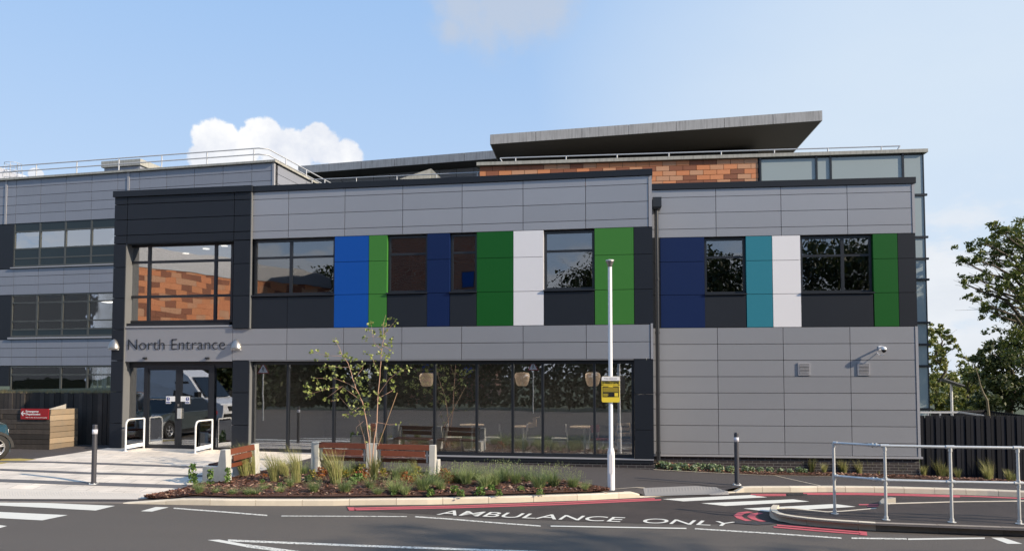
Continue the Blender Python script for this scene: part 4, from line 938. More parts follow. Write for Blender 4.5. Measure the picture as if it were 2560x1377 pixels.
def worn_paint(nm='worn_road_paint', lo=.40, hi=.50):
    m = mat(nm, (.66,.65,.60), .8); t = m.node_tree; L = t.links.new; b = t.nodes['Principled BSDF']
    tcn = t.nodes.new('ShaderNodeTexCoord'); n = t.nodes.new('ShaderNodeTexNoise'); n.inputs['Scale'].default_value = 24; n.inputs['Detail'].default_value = 6; n.inputs['Roughness'].default_value = .7; L(tcn.outputs['Object'], n.inputs['Vector'])
    mr = t.nodes.new('ShaderNodeMapRange'); L(n.outputs['Fac'], mr.inputs[0]); mr.inputs[1].default_value = lo; mr.inputs[2].default_value = hi
    mx = t.nodes.new('ShaderNodeMix'); mx.data_type = 'RGBA'; L(mr.outputs[0], mx.inputs[0]); mx.inputs[6].default_value = (.13,.128,.125,1); mx.inputs[7].default_value = (.72,.71,.64,1); L(mx.outputs[2], b.inputs['Base Color']); return m
WORN = worn_paint()
struct('zebra_crossing', zeb, worn_paint('slightly_worn_paint', .27, .38))
lm = M(); lw = M()
def band(pts, hpx, z, m):
    for (a, b), (c, d) in zip(pts, pts[1:]): mark([(a, b-hpx/2), (c, d-hpx/2), (c, d+hpx/2), (a, b+hpx/2)], z, None, '', m)
band([(1376.6,1313.7),(1540,1316.6),(1716,1319.6)], 2.7, .008, lm); band([(1737,1320.3),(1920,1331.5),(2104,1343.9)], 3.0, .004, lw)
band([(2129,1343.9),(2267,1345.9)], 3.4, .004, lw); band([(2270,1346.5),(2462,1344)], 3.6, .004, lm)
mark([(2477.5,1342.7),(2507.5,1342.7),(2556,1358),(2519,1358)], .004, None, '', lm)
band([(1037.5,1290.3),(1130,1296.5),(1212,1303.4),(1280,1308.6),(1351.6,1313.7)], 2.8, .0045, lw)
band([(703,1288.6),(900,1289.3),(1017,1290)], 1.9, .004, lw); band([(434,1269.2),(560,1278.5),(668,1287.3)], 2.9, .004, lw)
mark([(351.6,1276.7),(380,1277.6),(422,1266.9),(390,1266)], .004, None, '', lm)
band([(569.6,1349.5),(900,1362.8),(1306,1377),(1700,1392)], 5.0, .004, lw)
mark([(518.6,1348.5),(548,1347.5),(615,1359.5),(615,1366)], .004, None, '', lm); band([(615,1362.8),(724,1377),(900,1400)], 8, .004, lw)
struct('lane_marking', lm, STRIPE); struct('worn_lane_marking', lw, WORN)
rm = M()
band([(886,1269.2),(1150,1263.6),(1400,1255.1),(1637,1245.2)], 2.9, .0085, rm); band([(886,1273),(1150,1267.6),(1400,1259.6),(1653,1248.1)], 3.1, .0085, rm)
mark([(868,1266.5),(886,1267),(890,1274.5),(873,1275)], .0085, None, '', rm)
def arc(outer, inner): mark(outer+inner[::-1], .0085, None, '', rm)
def stripe_between(A, B):
    for i in range(len(A)-1): mark([A[i], A[i+1], B[i+1], B[i]], .0085, None, '', rm)
stripe_between([(1868,1277),(1845,1280),(1834,1287),(1842,1294),(1864,1301)], [(1884,1279),(1862,1282.5),(1854,1288),(1860,1294),(1880,1300.5)])
stripe_between([(1898,1280),(1876,1283),(1867,1289.5),(1878,1296.5),(1900,1302.5)], [(1908,1282),(1892,1286),(1887,1291),(1895,1296.5),(1918,1302)])
band([(1942,1311.3),(2040,1319.5),(2147,1328.3)], 3.4, .0085, rm); band([(1934,1315.6),(2040,1325),(2151,1333.4)], 3.4, .0085, rm); mark([(2147,1325.5),(2167,1328),(2168,1337.5),(2149,1336)], .0085, None, '', rm)
band([(1877,1234.6),(1965,1234.4)], 2.4, .0085, rm); band([(1890,1237.8),(1965,1237.6)], 2.4, .0085, rm)
band([(2008,1231.9),(2144,1232),(2294,1235),(2459,1240.5),(2560,1245),(3000,1262)], 2.6, .0085, rm); band([(2018,1234.6),(2144,1234.9),(2294,1238),(2400,1241)], 2.4, .0085, rm)
band([(2147,1260.3),(2196,1260.3)], 2.6, .0085, rm); band([(2168,1264.6),(2196,1264.4)], 2.6, .0085, rm)
struct('red_line_marking', rm, REDP)
mark([(1836,1300),(1880,1303),(1932,1304),(1934,1309),(1890,1311),(1838,1307)], .0095, mat('rough_repair_patch', (.045,.045,.052), .95, noise=.5, nscale=12, bump=1, bscale=40), 'asphalt_patch')
mark([(1966,1232.6),(2006,1232.2),(2012,1237.5),(1970,1238)], .0095, mat('cast_iron_grate', (.03,.03,.032), .6, metal=.5, bump=1, bscale=60), 'drain_grate')
m = M(); mark([(-200,1172),(0,1146),(60,1144.5),(96,1147.5),(30,1153.5),(-200,1192)], .004, None, '', m)
m.v = [(x, y, H(x, y)+.010) for x, y, z in [tuple(G(*p)) for p in ((-200,1176),(0,1147.5),(50,1146),(92,1148.5),(20,1156.5),(-200,1192))]]; struct('yellow_marking', m, YELP)
# AMBULANCE ONLY
qbl, qbr, qtl, qtr = [ray_z(x, y, .009) for x, y in ((1090,1285.5),(1829,1314.5),(1112,1273.8),(1842,1303.5))]
def onroad(co, ylo, yhi):
    u = co.x; v = (co.y-ylo)/(yhi-ylo); return qbl.lerp(qbr, u).lerp(qtl.lerp(qtr, u), v)+Vector((0,0,0))
o = text_mesh('AMBULANCE  ONLY', 1, 0, STRIPE, 'road_lettering', width=1.0, xform=onroad, bold=.004); tag(o, kind='structure')
# paving in front of the doors
GP = lambda l: [G(*p) for p in l]
front = GP([(-900,1243),(-200,1246),(0,1248),(200,1249.5),(330,1249.5),(362,1246.5)])
sideL = GP([(-900,1200),(-100,1166),(60,1150),(160,1136.5),(273,1119)]); back = GP([(273,1119),(450,1122),(651,1129.5),(818,1134.5)])
rowl = GP([(-900,1243),(-200,1174),(60,1150),(160,1136.5),(273,1119)]); rowr = GP([(365,1246),(505,1212),(640,1180),(730,1157),(818,1134.5)])
patch(rowl, rowr, 40, 60, .006, PAVE, 'paving')
def strip(pts, w, dz, material, name, sub=20):
    ps = GP(pts); m = M()
    for a, b in zip(ps, ps[1:]):
        d = (b-a); d.z = 0; d.normalize(); n = Vector((-d.y, d.x, 0))*(w/2)
        for k in range(sub):
            p, q = a.lerp(b, k/sub), a.lerp(b, (k+1)/sub); c = [p-n, q-n, q+n, p+n]; m.add([(v.x, v.y, H(v.x, v.y)+dz) for v in c], [(0,1,2,3)], .5)
    return struct(name, m, material)
strip([(0-300,1150),(130,1155.2),(330,1162),(503,1168),(610,1171)], .24, .0105, PAVED, 'paving_band'); strip([(-400,1168),(0,1174),(212,1182.6),(503,1190),(560,1191)], .24, .0105, PAVED, 'paving_band'); strip([(-400,1192),(0,1201),(212,1208.8),(454,1216.3),(490,1217)], .24, .0105, PAVED, 'paving_band')
patch(GP([(-500,1243),(0,1247.5),(345,1248.5)]), GP([(-500,1208),(0,1221),(352,1234)]), 30, 10, .011, TACT2, 'tactile_paving')
patch(GP([(1613,1240),(1823,1230.5)]), GP([(1608,1219.5),(1742,1214.5),(1790,1217.5)]), 24, 10, .008, TACT, 'tactile_paving')
strip([(1592,1198.8),(1700,1207),(1832,1216)], .03, .006, BACK, 'path_joint'); strip([(1934,1187.5),(2053,1214)], .035, .006, KERB, 'path_edging'); strip([(1634,1174.5),(1780,1182.5),(2100,1192),(2400,1204.5),(2600,1212)], .05, .02, KERB, 'path_edging')
strip([(1440,1214),(1519,1232)], .05, .01, KERB, 'path_edging'); strip([(1535,1222),(1612,1219)], .03, .006, KERB, 'path_edging')
# planting beds
fb = GP([(362,1246.5),(455,1243),(576,1243.5),(823,1243.5),(1068,1241.5),(1280,1236.5),(1475,1231),(1521,1230)])
fb = [Vector((p.x, max(p.y, Yk(p.x)+.15), 0)) for p in fb]
bb = GP([(366,1245.5),(505,1212),(560,1204),(660,1180),(800,1178),(1100,1184),(1300,1194),(1440,1209),(1521,1228)])
patch(fb, bb, 200, 26, .03, MULCH, 'planting_bed', jit=.035)
wf = GP([(1642,1173),(1780,1181),(2100,1190.5),(2400,1203),(2600,1210)]); wb_ = [FR.w(x, -.0, 0) for x in (FR.X(1642, 1168), FR.X(1900, 1178), FR.X(2300, 1190), FR.X(2600, 1200))]
patch(wf, wb_, 160, 8, .02, MULCH, 'planting_bed', jit=.04)
def in_patch(A, B, u, v):
    def along(ps, t):
        L_ = [0]
        for a, b in zip(ps, ps[1:]): L_.append(L_[-1]+(b-a).length)
        s = t*L_[-1]
        for i in range(len(ps)-1):
            if s <= L_[i+1] or i == len(ps)-2: return ps[i].lerp(ps[i+1], (s-L_[i])/max(1e-6, L_[i+1]-L_[i]))
    return along(A, u).lerp(along(B, u), v)
def chips(A, B, n, seed, name):
    random.seed(seed); m = M()
    for _ in range(n):
        p = in_patch(A, B, random.random(), random.uniform(.02, .98)); z = H(p.x, p.y)+random.uniform(.04, .08); a = random.uniform(0, 6.28); l, w = random.uniform(.02, .055), random.uniform(.006, .018)
        d = Vector((math.cos(a), math.sin(a), random.uniform(-.4, .4)))*l; e = Vector((-math.sin(a), math.cos(a), random.uniform(-.6, .6)))*w; c = Vector((p.x, p.y, z))
        m.add([c-d-e, c+d-e, c+d+e, c-d+e], [(0,1,2,3)], random.random()**1.4 if random.random() < .96 else 1.0)
    return tag(m.build(name, CHIP), 'brown bark chips covering the planting bed' if A is fb else 'brown bark chips along the foot of the side wing', 'bark mulch', kind='stuff')
chips(fb, bb, 11000, 3, 'bark_mulch'); chips(wf, wb_, 3500, 4, 'bark_mulch')
# a few chips and crumbs spilled on the paving
# ================================================================== STREET FURNITURE
def ground_pt(px, py, dz=0): p = G(px, py); p.z = H(p.x, p.y)+dz; return p
# lamp column
b = ground_pt(1528, 1223.5); ppm = FPX/((b-CAM).dot(Vector((-math.sin(YAW), math.cos(YAW), 0))))
r = empty('lamp_column', tuple(b), 0, 'tall white lamp column with a small round sensor head by the kerb', 'lamp post')
hb = (1223.5-1131)/ppm; ht_ = (1223.5-668)/ppm
m = M(); m.tube([(0,0,-.05),(0,0,hb),(0,0,hb+.05),(0,0,hb+.10),(0,0,ht_)], [.078,.078,.066,.046,.043], 20); m.build('pole', WHITEM, r)
m = M(); m.lathe([(.001,0),(.045,.0),(.05,.03),(.062,.06),(.078,.10),(.085,.115),(.085,.125),(.06,.145),(.001,.15)], (0,0,ht_-.005), 20); m.build('head', SILVER, r)
m = M(); m.lathe([(.001,0),(.088,0),(.088,.018),(.001,.035)], (0,0,ht_+.125), 20); m.build('cap', WHITEM, r)
m = M(); m.box(-.035,.035,-.0805,-.076,.35,.75); m.build('access_door', WHITEM, r)
# yellow notice
zc = (1223.5-975)/ppm; w2, h2 = 22.4/ppm, 32.2/ppm
ang = math.atan2(CAM.x-b.x, b.y-CAM.y)*.0+R(4)
s = empty('parking_notice', tuple(b+Vector((0,0,zc))), ang, 'yellow and white parking notice strapped to the white lamp column', 'sign')
def rrect(w, h, r_, n=5):
    pts = []
    for cx_2, cz_2, a0 in ((w-r_, h-r_, 0), (-w+r_, h-r_, 90), (-w+r_, -h+r_, 180), (w-r_, -h+r_, 270)):
        for k in range(n+1): t = R(a0+90*k/n); pts.append((cx_2+r_*math.cos(t), cz_2+r_*math.sin(t)))
    return pts
m = M(); m.prism(rrect(w2, h2, .035), -.065, -.0625); pl = m.build('plate', YELLOW, s); m = M(); m.prism(rrect(w2*.995, h2*.995, .034), -.0622, -.0599); m.build('back_plate', mat('grey_sign_back', (.12,.12,.125), .6), s)
m = M(); q = [(x, z) for x, z in rrect(w2*.995, h2*.995, .035) if z > h2*.58]; q = q[:]; q = sorted([p for p in q if p[0] > 0], key=lambda p: p[1])+sorted([p for p in q if p[0] <= 0], key=lambda p: -p[1])
q = [(w2*.995, h2*.66)]+[p for p in q if p[1] > h2*.68]+[(-w2*.995, h2*.66)]; m.prism(q, -.0665, -.0652); m.build('white_header', WHITE, pl)
m = M(); m.box(-w2*.9, w2*.9, -.0672, -.0655, -h2*.60, h2*.235)
m.box(-w2*.98, w2*.98, -.0672, -.0655, h2*.31, h2*.375); bp_ = m.build('black_panel', BLACK, pl)
m = M()
for k in range(6): z = h2*(.12-.062*k); m.box(-w2*.84, w2*(.84-.05*(k % 2)), -.0682, -.0672, z, z+h2*.022)
for k in range(4): z = h2*(-.36-.055*k); m.box(-w2*.84, -w2*(.25+.1*(k % 2)), -.0682, -.0672, z, z+h2*.022)
m.box(w2*.42, w2*.8, -.0682, -.0672, -h2*.52, -h2*.27); m.box(w2*.42, w2*.8, -.0682, -.0672, -h2*.58, -h2*.545); m.build('small_print', YELLOW, bp_)
def sign_text(txt, zc_, hgt, wid, material, parent, y=-.0675):
    o = text_mesh(txt, hgt/.7, .001, material, 'lettering', parent, width=wid, bold=.002); o.rotation_euler = (R(90), 0, 0); o.location = (-wid/2, y, zc_); return o
sign_text('PARKING CONDITIONS', h2*.585, .022, w2*1.86, BLACK, pl); sign_text('NO PARKING AT ANYTIME', h2*.42, .042, w2*1.86, BLACK, pl); sign_text('CONTROLLED AREA', h2*.325, .018, w2*1.6, YELLOW, bp_, -.0685)
sign_text('Parking charges apply', h2*.80, .016, w2*1.4, mat('grey_print', (.3,.3,.32), .6), pl); sign_text('WARNING', h2*.175, .020, w2*.5, YELLOW, bp_, -.0685)
m = M()
for z in (h2*.5, -h2*.5): m.box(-.06, .06, -.0598, -.048, z-.015, z+.015); m.lathe([(.052, -.012), (.056, -.012), (.056, .012), (.052, .012)], (0, 0, z), 20)
m.build('clamp', GALV, s)
# bollards
def bollard(px, py, pyt, label):
    b = ground_pt(px, py); pp = FPX/((b-CAM).dot(Vector((-math.sin(YAW), math.cos(YAW), 0)))); h = (py-pyt)/pp
    r = empty('bollard', tuple(b), 0, label, 'bollard', 'dark bollards with a pale band')
    rr = .052; m = M(); m.tube([(0,0,-.02),(0,0,h-.016),(0,0,h-.004),(0,0,h)], [rr,rr,rr*.96,rr*.85], 20); m.build('post', BOLL, r)
    m = M(); m.lathe([(rr*.9, 0), (rr+.003, 0), (rr+.003, .10), (rr*.9, .10)], (0,0,h-.205), 20); m.build('reflective_band', REFL, r)
    m = M(); m.lathe([(rr, .012), (rr+.045, .010), (rr+.048, 0)], (0,0,0), 20)
    for k in range(4): a = R(45+90*k); m.lathe([(.001, .03), (.012, .03), (.012, 0)], ((rr+.03)*math.cos(a), (rr+.03)*math.sin(a), 0), 8)
    m.build('base_plate', GALV, r)
bollard(234, 1209, 1062.5, 'dark bollard with pale band on the paving near the left edge'); bollard(1842.5, 1211, 1082, 'dark bollard with pale band on the footway by the right crossing')
# benches
def bench_end(x0, x1, flip=1):
    pr = [(0, 0), (.60, 0), (.60, .42), (.21, .43), (.135, .80), (.0, .80), (-.045, .10), (-.045, 0)]
    b = [(x0, y, z) for y, z in pr]; t = [(x1, y, z) for y, z in pr]; m = M(); m.hexa(b, t); return m
def bench(A, B, ends, label, lean=0):
    d = B-A; L_ = math.hypot(d.x, d.y); az = math.atan2(d.y, d.x); slope = d.z/L_
    r = empty('bench', tuple(A), az, label, 'bench', 'concrete and hardwood benches round the bed')
    for s, w in ends:
        o = bench_end(-w/2, w/2).build('concrete_end', CONC, r, bevel=.012); o.location = (s*L_, 0, slope*s*L_-.05)
    for (s0, w0), (s1, w1_) in zip(ends, ends[1:]):
        a, b2_ = s0*L_+w0/2-.005, s1*L_-w1_/2+.005; z0, z1 = slope*a-.05, slope*b2_-.05; m = M(); dy = .018
        for zc_, hh, y in ((.735, .125, -.012), (.585, .125, -.022)):
            ins = 0 if hh == .125 and zc_ > .7 else .10
            m.hexa([(a+ins, y, z0+zc_-hh/2), (b2_-ins, y, z1+zc_-hh/2), (b2_-ins, y+.045, z1+zc_-hh/2), (a+ins, y+.045, z0+zc_-hh/2)], [(a+ins, y+.022, z0+zc_+hh/2), (b2_-ins, y+.022, z1+zc_+hh/2), (b2_-ins, y+.067, z1+zc_+hh/2), (a+ins, y+.067, z0+zc_+hh/2)])
        m.build('backrest', TIMB, r, bevel=.006)
        m = M()
        for y, zt in ((.10, .365), (.225, .40), (.35, .40), (.475, .40)): m.hexa([(a, y, z0+zt), (b2_, y, z1+zt), (b2_, y+.11, z1+zt), (a, y+.11, z0+zt)], [(a, y, z0+.455), (b2_, y, z1+.455), (b2_, y+.11, z1+.455), (a, y+.11, z0+.455)])
        m.build('seat', TIMB, r, bevel=.006)
        m = M()
        for x, z in ((a+.06, z0), (b2_-.06, z1)): m.box(x-.02, x+.02, .035, .075, z+.40, z+.76); m.box(x-.02, x+.02, .06, .56, z+.375, z+.398)
        m.build('bracket', GALV, r)
    return r
bench(ground_pt(569, 1209), ground_pt(641, 1190), ((0, .17), (1, .17)), 'short concrete and hardwood bench at the left tip of the planting bed')
A = ground_pt(787, 1184); B = ground_pt(1080, 1193)
bench(A, B, ((0, .19), (.487, .26), (1, .15)), 'long double bench with three concrete supports seen from behind')
# handrail on the island
posts = [ray_z(x, y, .12) for x, y in ((2087,1283.5),(2215.5,1298.5),(2380,1304.5),(2549,1308.5))]
dd = posts[3]-posts[2]; posts.append(posts[3]+dd); posts.append(posts[4]+dd)
r = empty('handrail', tuple(posts[0]), 0, 'galvanised tubular handrail with clamp fittings on the traffic island', 'railing'); o_ = posts[0]
hh = 1.235; P2 = [p-o_ for p in posts]; up = Vector((0,0,1))
for z in (hh, .66): 
    m = M(); m.tube([p+up*z for p in (P2[0], P2[1])], .0243, 12); m.tube([p+up*z for p in P2[1:]], .0243, 12); m.build('rail', GALV, r)
for p in P2: m = M(); m.tube([p, p+up*hh], .0243, 12); m.tube([p, p+up*.06], .034, 12); m.tube([p+up*.0, p+up*.008], .065, 14); m.build('post', GALV, r)
m = M()
for i, p in enumerate(P2):
    e = (P2[min(i+1, len(P2)-1)]-P2[max(i-1 if i > 1 else i, 0)]).normalized()
    for z in (hh, .66):
        m.tube([p+up*(z-.075), p+up*(z+(.0 if z == hh else .05))], .032, 12); m.tube([p+up*z-e*(.065 if i else .0), p+up*z+e*.065], .032, 12)
e = (P2[1]-P2[0]).normalized()
for z in (hh, .66):
    for s in (.10, .16): m.tube([P2[1]+up*z-e*(s+.02), P2[1]+up*z-e*(s+.04)], .040, 10)
    m.tube([P2[1]+up*z-e*.10, P2[1]+up*z-e*.26], .031, 12)
m.build('clamp_fitting', GALV, r)

# sleeper planter and retaining wall on the left
cA = ground_pt(123, 1123.5); 
FB = Frame((cA.x, cA.y), R(9.35-11))
zb_ = cA.z; ztp = FB.Z(123, 1023)
xl = FB.X(-260, 1080); xr = 0.0
dC = ground_pt(186, 1114.5); ly = (dC-FB.o).dot(FB.n); lxC = (dC-FB.o).dot(FB.e)
r = empty('sleeper_planter', (cA.x, cA.y, zb_), FB.a, 'low box of stacked timber sleepers with a sunlit pale end beside the entrance', 'planter')
hP = ztp-zb_; nr = 8; rh = hP/nr; random.seed(2)
m = M()
for k in range(nr):
    x = xl-random.uniform(0, 1)
    while x < -.02:
        e = min(-.0, x+random.uniform(1.7, 2.6)); 
        if e > -.5: e = 0
        j = random.uniform(-.008, .008); m.box(x, e-.006, j, .16, k*rh+.006, (k+1)*rh-.004); x = e
m.build('front_sleepers', SLEEP, r)
m = M(); yb = max(1.0, ly)
for k in range(7):
    h0, h1 = hP*k/7, hP*(k+1)/7; j = random.uniform(-.01, .01)
    m.hexa([(0.0+j, .004, h0+.006), (lxC+j, yb, h0+.006), (lxC-.18, yb, h0+.006), (-.18, .17, h0+.006)], [(0.0+j, .004, h1-.006), (lxC+j, yb, h1-.006), (lxC-.18, yb, h1-.006), (-.18, .17, h1-.006)])
m.build('end_sleepers', SLEEPE, r)
m = M(); m.box(xl, -.17, .16, yb, hP-.25, hP-.05); m.build('soil', SOIL, r)
m = M(); m.hexa([(-.02, -.02, hP), (.02, .0, hP), (lxC*.55, yb*.55, hP), (lxC*.5-.05, yb*.6, hP)], [(-.02, -.02, hP+.02), (.02, 0, hP+.02), (lxC*.55, yb*.55, hP+.14), (lxC*.5-.05, yb*.6, hP+.12)]); m.build('torn_membrane', mat('torn_grey_membrane', (.36,.34,.31), .8), r)
ret = empty('board_retaining_wall', (cA.x, cA.y, zb_), FB.a, 'dark upright board wall topped with dry grass below the older wing', 'retaining wall')
yw2 = yb+.35; zt3 = FB.Z(150, 981, yw2)-zb_; x0_, x1_ = FB.X(-300, 1000, yw2), FB.X(292, 1000, yw2)
m = M(); x = x0_
while x < x1_: w_ = random.uniform(.14, .2); m.box(x, x+w_-.008, yw2+random.uniform(-.015, .015), yw2+.1, -.3, zt3+random.uniform(-.02, .01)); x += w_
m.build('boards', DBOARD, ret)
m = M(); m.box(x0_, x1_, yw2+.1, yw2+14, zt3-1.6, zt3-.02); m.build('bank', SOIL, ret)
random.seed(9); m = M()
for _ in range(2600):
    x = random.uniform(x0_, x1_); y = yw2+random.uniform(-.02, .8); a = random.uniform(0, 6.28); h = random.uniform(.05, .16); t = random.uniform(-.08, .08); 
    m.add([(x-.008, y, zt3-.03), (x+.008, y, zt3-.03), (x+t, y+random.uniform(-.05, .05), zt3+h-.02)], [(0,1,2)], random.random())
m.build('dry_grass', mat('dry_grass', (.3,.25,.12), .8, ramp_cols=['L',(.16,.12,.06),(.30,.23,.12),(.22,.22,.09)]), ret)
# red sign
q0, zt4 = FB.px(52.5, 1020.5, -.03); q1, zb4 = FB.px(121.5, 1048, -.03)
s = empty('direction_sign', tuple(FB.w(q0, -.03, zb4)), FB.a, 'red Emergency Department direction sign with a left arrow on the timber sleepers', 'sign')
w_, h_ = q1-q0, zt4-zb4; m = M(); m.box(0, w_, -.005, .012, 0, h_); pl = m.build('plate', REDS, s)
for txt, sz, x, z, wd in (('Emergency', .115, .185, .66, .46), ('Department', .115, .185, .40, .52), ('Not access via General hospital', .045, .185, .13, .76)):
    o = text_mesh(txt, h_*sz/.115*.26 if sz > .1 else h_*.14, .002, WHITE, 'lettering', pl, width=w_*wd, bold=.002 if sz > .1 else 0); o.rotation_euler = (R(90), 0, 0); o.location = (w_*x, -.0075, h_*z)
m = M(); ax, az_ = w_*.10, h_*.54; 
m.prism([(ax-.085, az_), (ax-.02, az_+.075), (ax+.005, az_+.06), (ax-.035, az_+.014), (ax+.06, az_+.014), (ax+.06, az_-.014), (ax-.035, az_-.014), (ax+.005, az_-.06), (ax-.02, az_-.075)], -.008, -.0055); m.build('arrow', WHITE, pl)

# fences on the right
x0, zt5 = FR.px(2301, 1038, .1); x1 = FR.X(2900, 1045, .1)
r = empty('board_fence', tuple(FR.w(x0, .1, 0)), FR.a, 'tall black fence of vertical boards running right from the side wing', 'fence')
m = M(); x = 0; random.seed(4); k = 0
while x < x1-x0: m.box(x, x+.105, -.02 if k % 2 else .0, .02, -.9, zt5+random.uniform(-.004, .004)); x += .128; k += 1
m.build('boards', FENCE, r); m = M(); 
for z in (zt5-.25, zt5-.95, .05): m.box(0, x1-x0, .021, .07, z-.05, z+.05)
m.build('rail', FENCE, r); m = M(); m.box(0, x1-x0, .075, .09, -.9, zt5-.06); m.build('backing', BACK, r)
a, b = at_depth(2330, 1027, 34), at_depth(2462, 1024, 36); c = at_depth(2760, 1062, 30)
r = empty('rear_fence', tuple(Vector((a.x, a.y, 0))), 0, 'lower dark slatted fence farther back behind the black board fence', 'fence'); m = M()
for P0, P1 in ((a, b), (b, c)):
    n = int((P1-P0).length/.14)
    for k in range(n): p = P0.lerp(P1, k/n)-Vector((a.x, a.y, 0)); m.box(p.x-.04, p.x+.04, p.y-.02, p.y+.02, -.5, p.z)
m.build('slats', FENCE, r); m = M(); m.beam(a-Vector((a.x,a.y,.05)), b-Vector((a.x,a.y,.05)), .06, .08); m.beam(b-Vector((a.x,a.y,.05)), c-Vector((a.x,a.y,.05)), .06, .08); m.build('top_rail', FENCE, r)
# solar panel mast
b = at_depth(2380, 1040, 27); tp = at_depth(2380, 960, 27)
r = empty('solar_panel_mast', (b.x, b.y, 0), 0, 'thin steel mast carrying a tilted solar panel behind the fence', 'solar panel')
m = M(); m.tube([(0,0,-.5),(0,0,tp.z)], .045, 10); m.build('mast', GALV, r)
p, q = at_depth(2355, 948, 27)-Vector((b.x,b.y,0)), at_depth(2406, 965, 27)-Vector((b.x,b.y,0)); m = M(); n = Vector((.12,.85,-.06))
m.hexa([p-n*.4-Vector((0,0,.02)), q-n*.4-Vector((0,0,.02)), q+n*.4-Vector((0,0,.02)), p+n*.4-Vector((0,0,.02))], [p-n*.4+Vector((0,0,.02)), q-n*.4+Vector((0,0,.02)), q+n*.4+Vector((0,0,.02)), p+n*.4+Vector((0,0,.02))]); m.build('panel', mat('solar_panel_dark', (.10,.105,.12), .5), r)
m = M(); p0, p1, p2 = at_depth(2300, 1030, 26), at_depth(2400, 1030, 26), at_depth(2458, 1038.5, 24)
m.beam(p0, p1, .05, .06); m.beam(p1, p2, .05, .05)
for t in (.2, .5, .8): q = p0.lerp(p1, t); m.beam(q, q-Vector((0,0,1.5)), .05, .05, (1,0,0))
tag(m.build('low_railing', RAILG), 'grey horizontal rail just above the black fence beside the glass corner', 'railing')

# ================================================================== VEHICLES
def wheel(parent, c, rad, w, side):
    x, y, z = c; o = M(); n = 28
    prof = [(rad*.64, -w/2), (rad*.9, -w/2), (rad, -w*.38), (rad, w*.38), (rad*.9, w/2), (rad*.64, w/2)]
    def ring(mm, prof, n=28):
        vs = [(x+r_*math.cos(2*math.pi*k/n), y+t, z+r_*math.sin(2*math.pi*k/n)) for r_, t in prof for k in range(n)]
        mm.add(vs, [(i*n+k, i*n+(k+1) % n, (i+1)*n+(k+1) % n, (i+1)*n+k) for i in range(len(prof)-1) for k in range(n)], None, True)
    ring(o, prof); t = o.build('wheel', RUBBER, parent)
    o = M(); yo = side*w*.40; ring(o, [(rad*.66, side*w*.5), (rad*.60, side*w*.5), (rad*.60, side*w*.1)])
    for k in range(5):
        a = 2*math.pi*k/5+.3; c0, s0 = math.cos(a), math.sin(a)
        for da in (-.09, .09):
            a1 = a+da*1.4; o.beam((x+.03*c0, y+yo, z+.03*s0), (x+rad*.62*math.cos(a1), y+yo, z+rad*.62*math.sin(a1)), .028, .022, (0,1,0))
    ring(o, [(.001, side*w*.46), (rad*.13, side*w*.45), (rad*.14, side*w*.3)], 14); o.build('rim', ALLOY, t)
    o = M(); ring(o, [(.001, 0), (rad*.6, 0)]); o.build('brake_disc', BLACK, t)
def side_poly(prof, wheels, rad, zlow):
    """outline in x,z with round wheel arches along the bottom"""
    pts = list(prof); bot = []
    for wx in wheels:
        arc_ = [(wx+rad*math.cos(t), rad*.92+rad*math.sin(t)) for t in [math.pi-math.pi*k/12 for k in range(13)]]
        bot += [(wx-rad, zlow)]+[p for p in arc_ if p[1] > zlow]+[(wx+rad, zlow)]
    return bot+pts
def skin(m, poly, w, fn=None):
    """outline extruded across the width, ends joined by side faces that may be n-gons"""
    fn = fn or (lambda x, z, s: s*w/2)
    a = [(x, fn(x, z, -1), z) for x, z in poly]; b = [(x, fn(x, z, 1), z) for x, z in poly]; m.hexa(a, b)
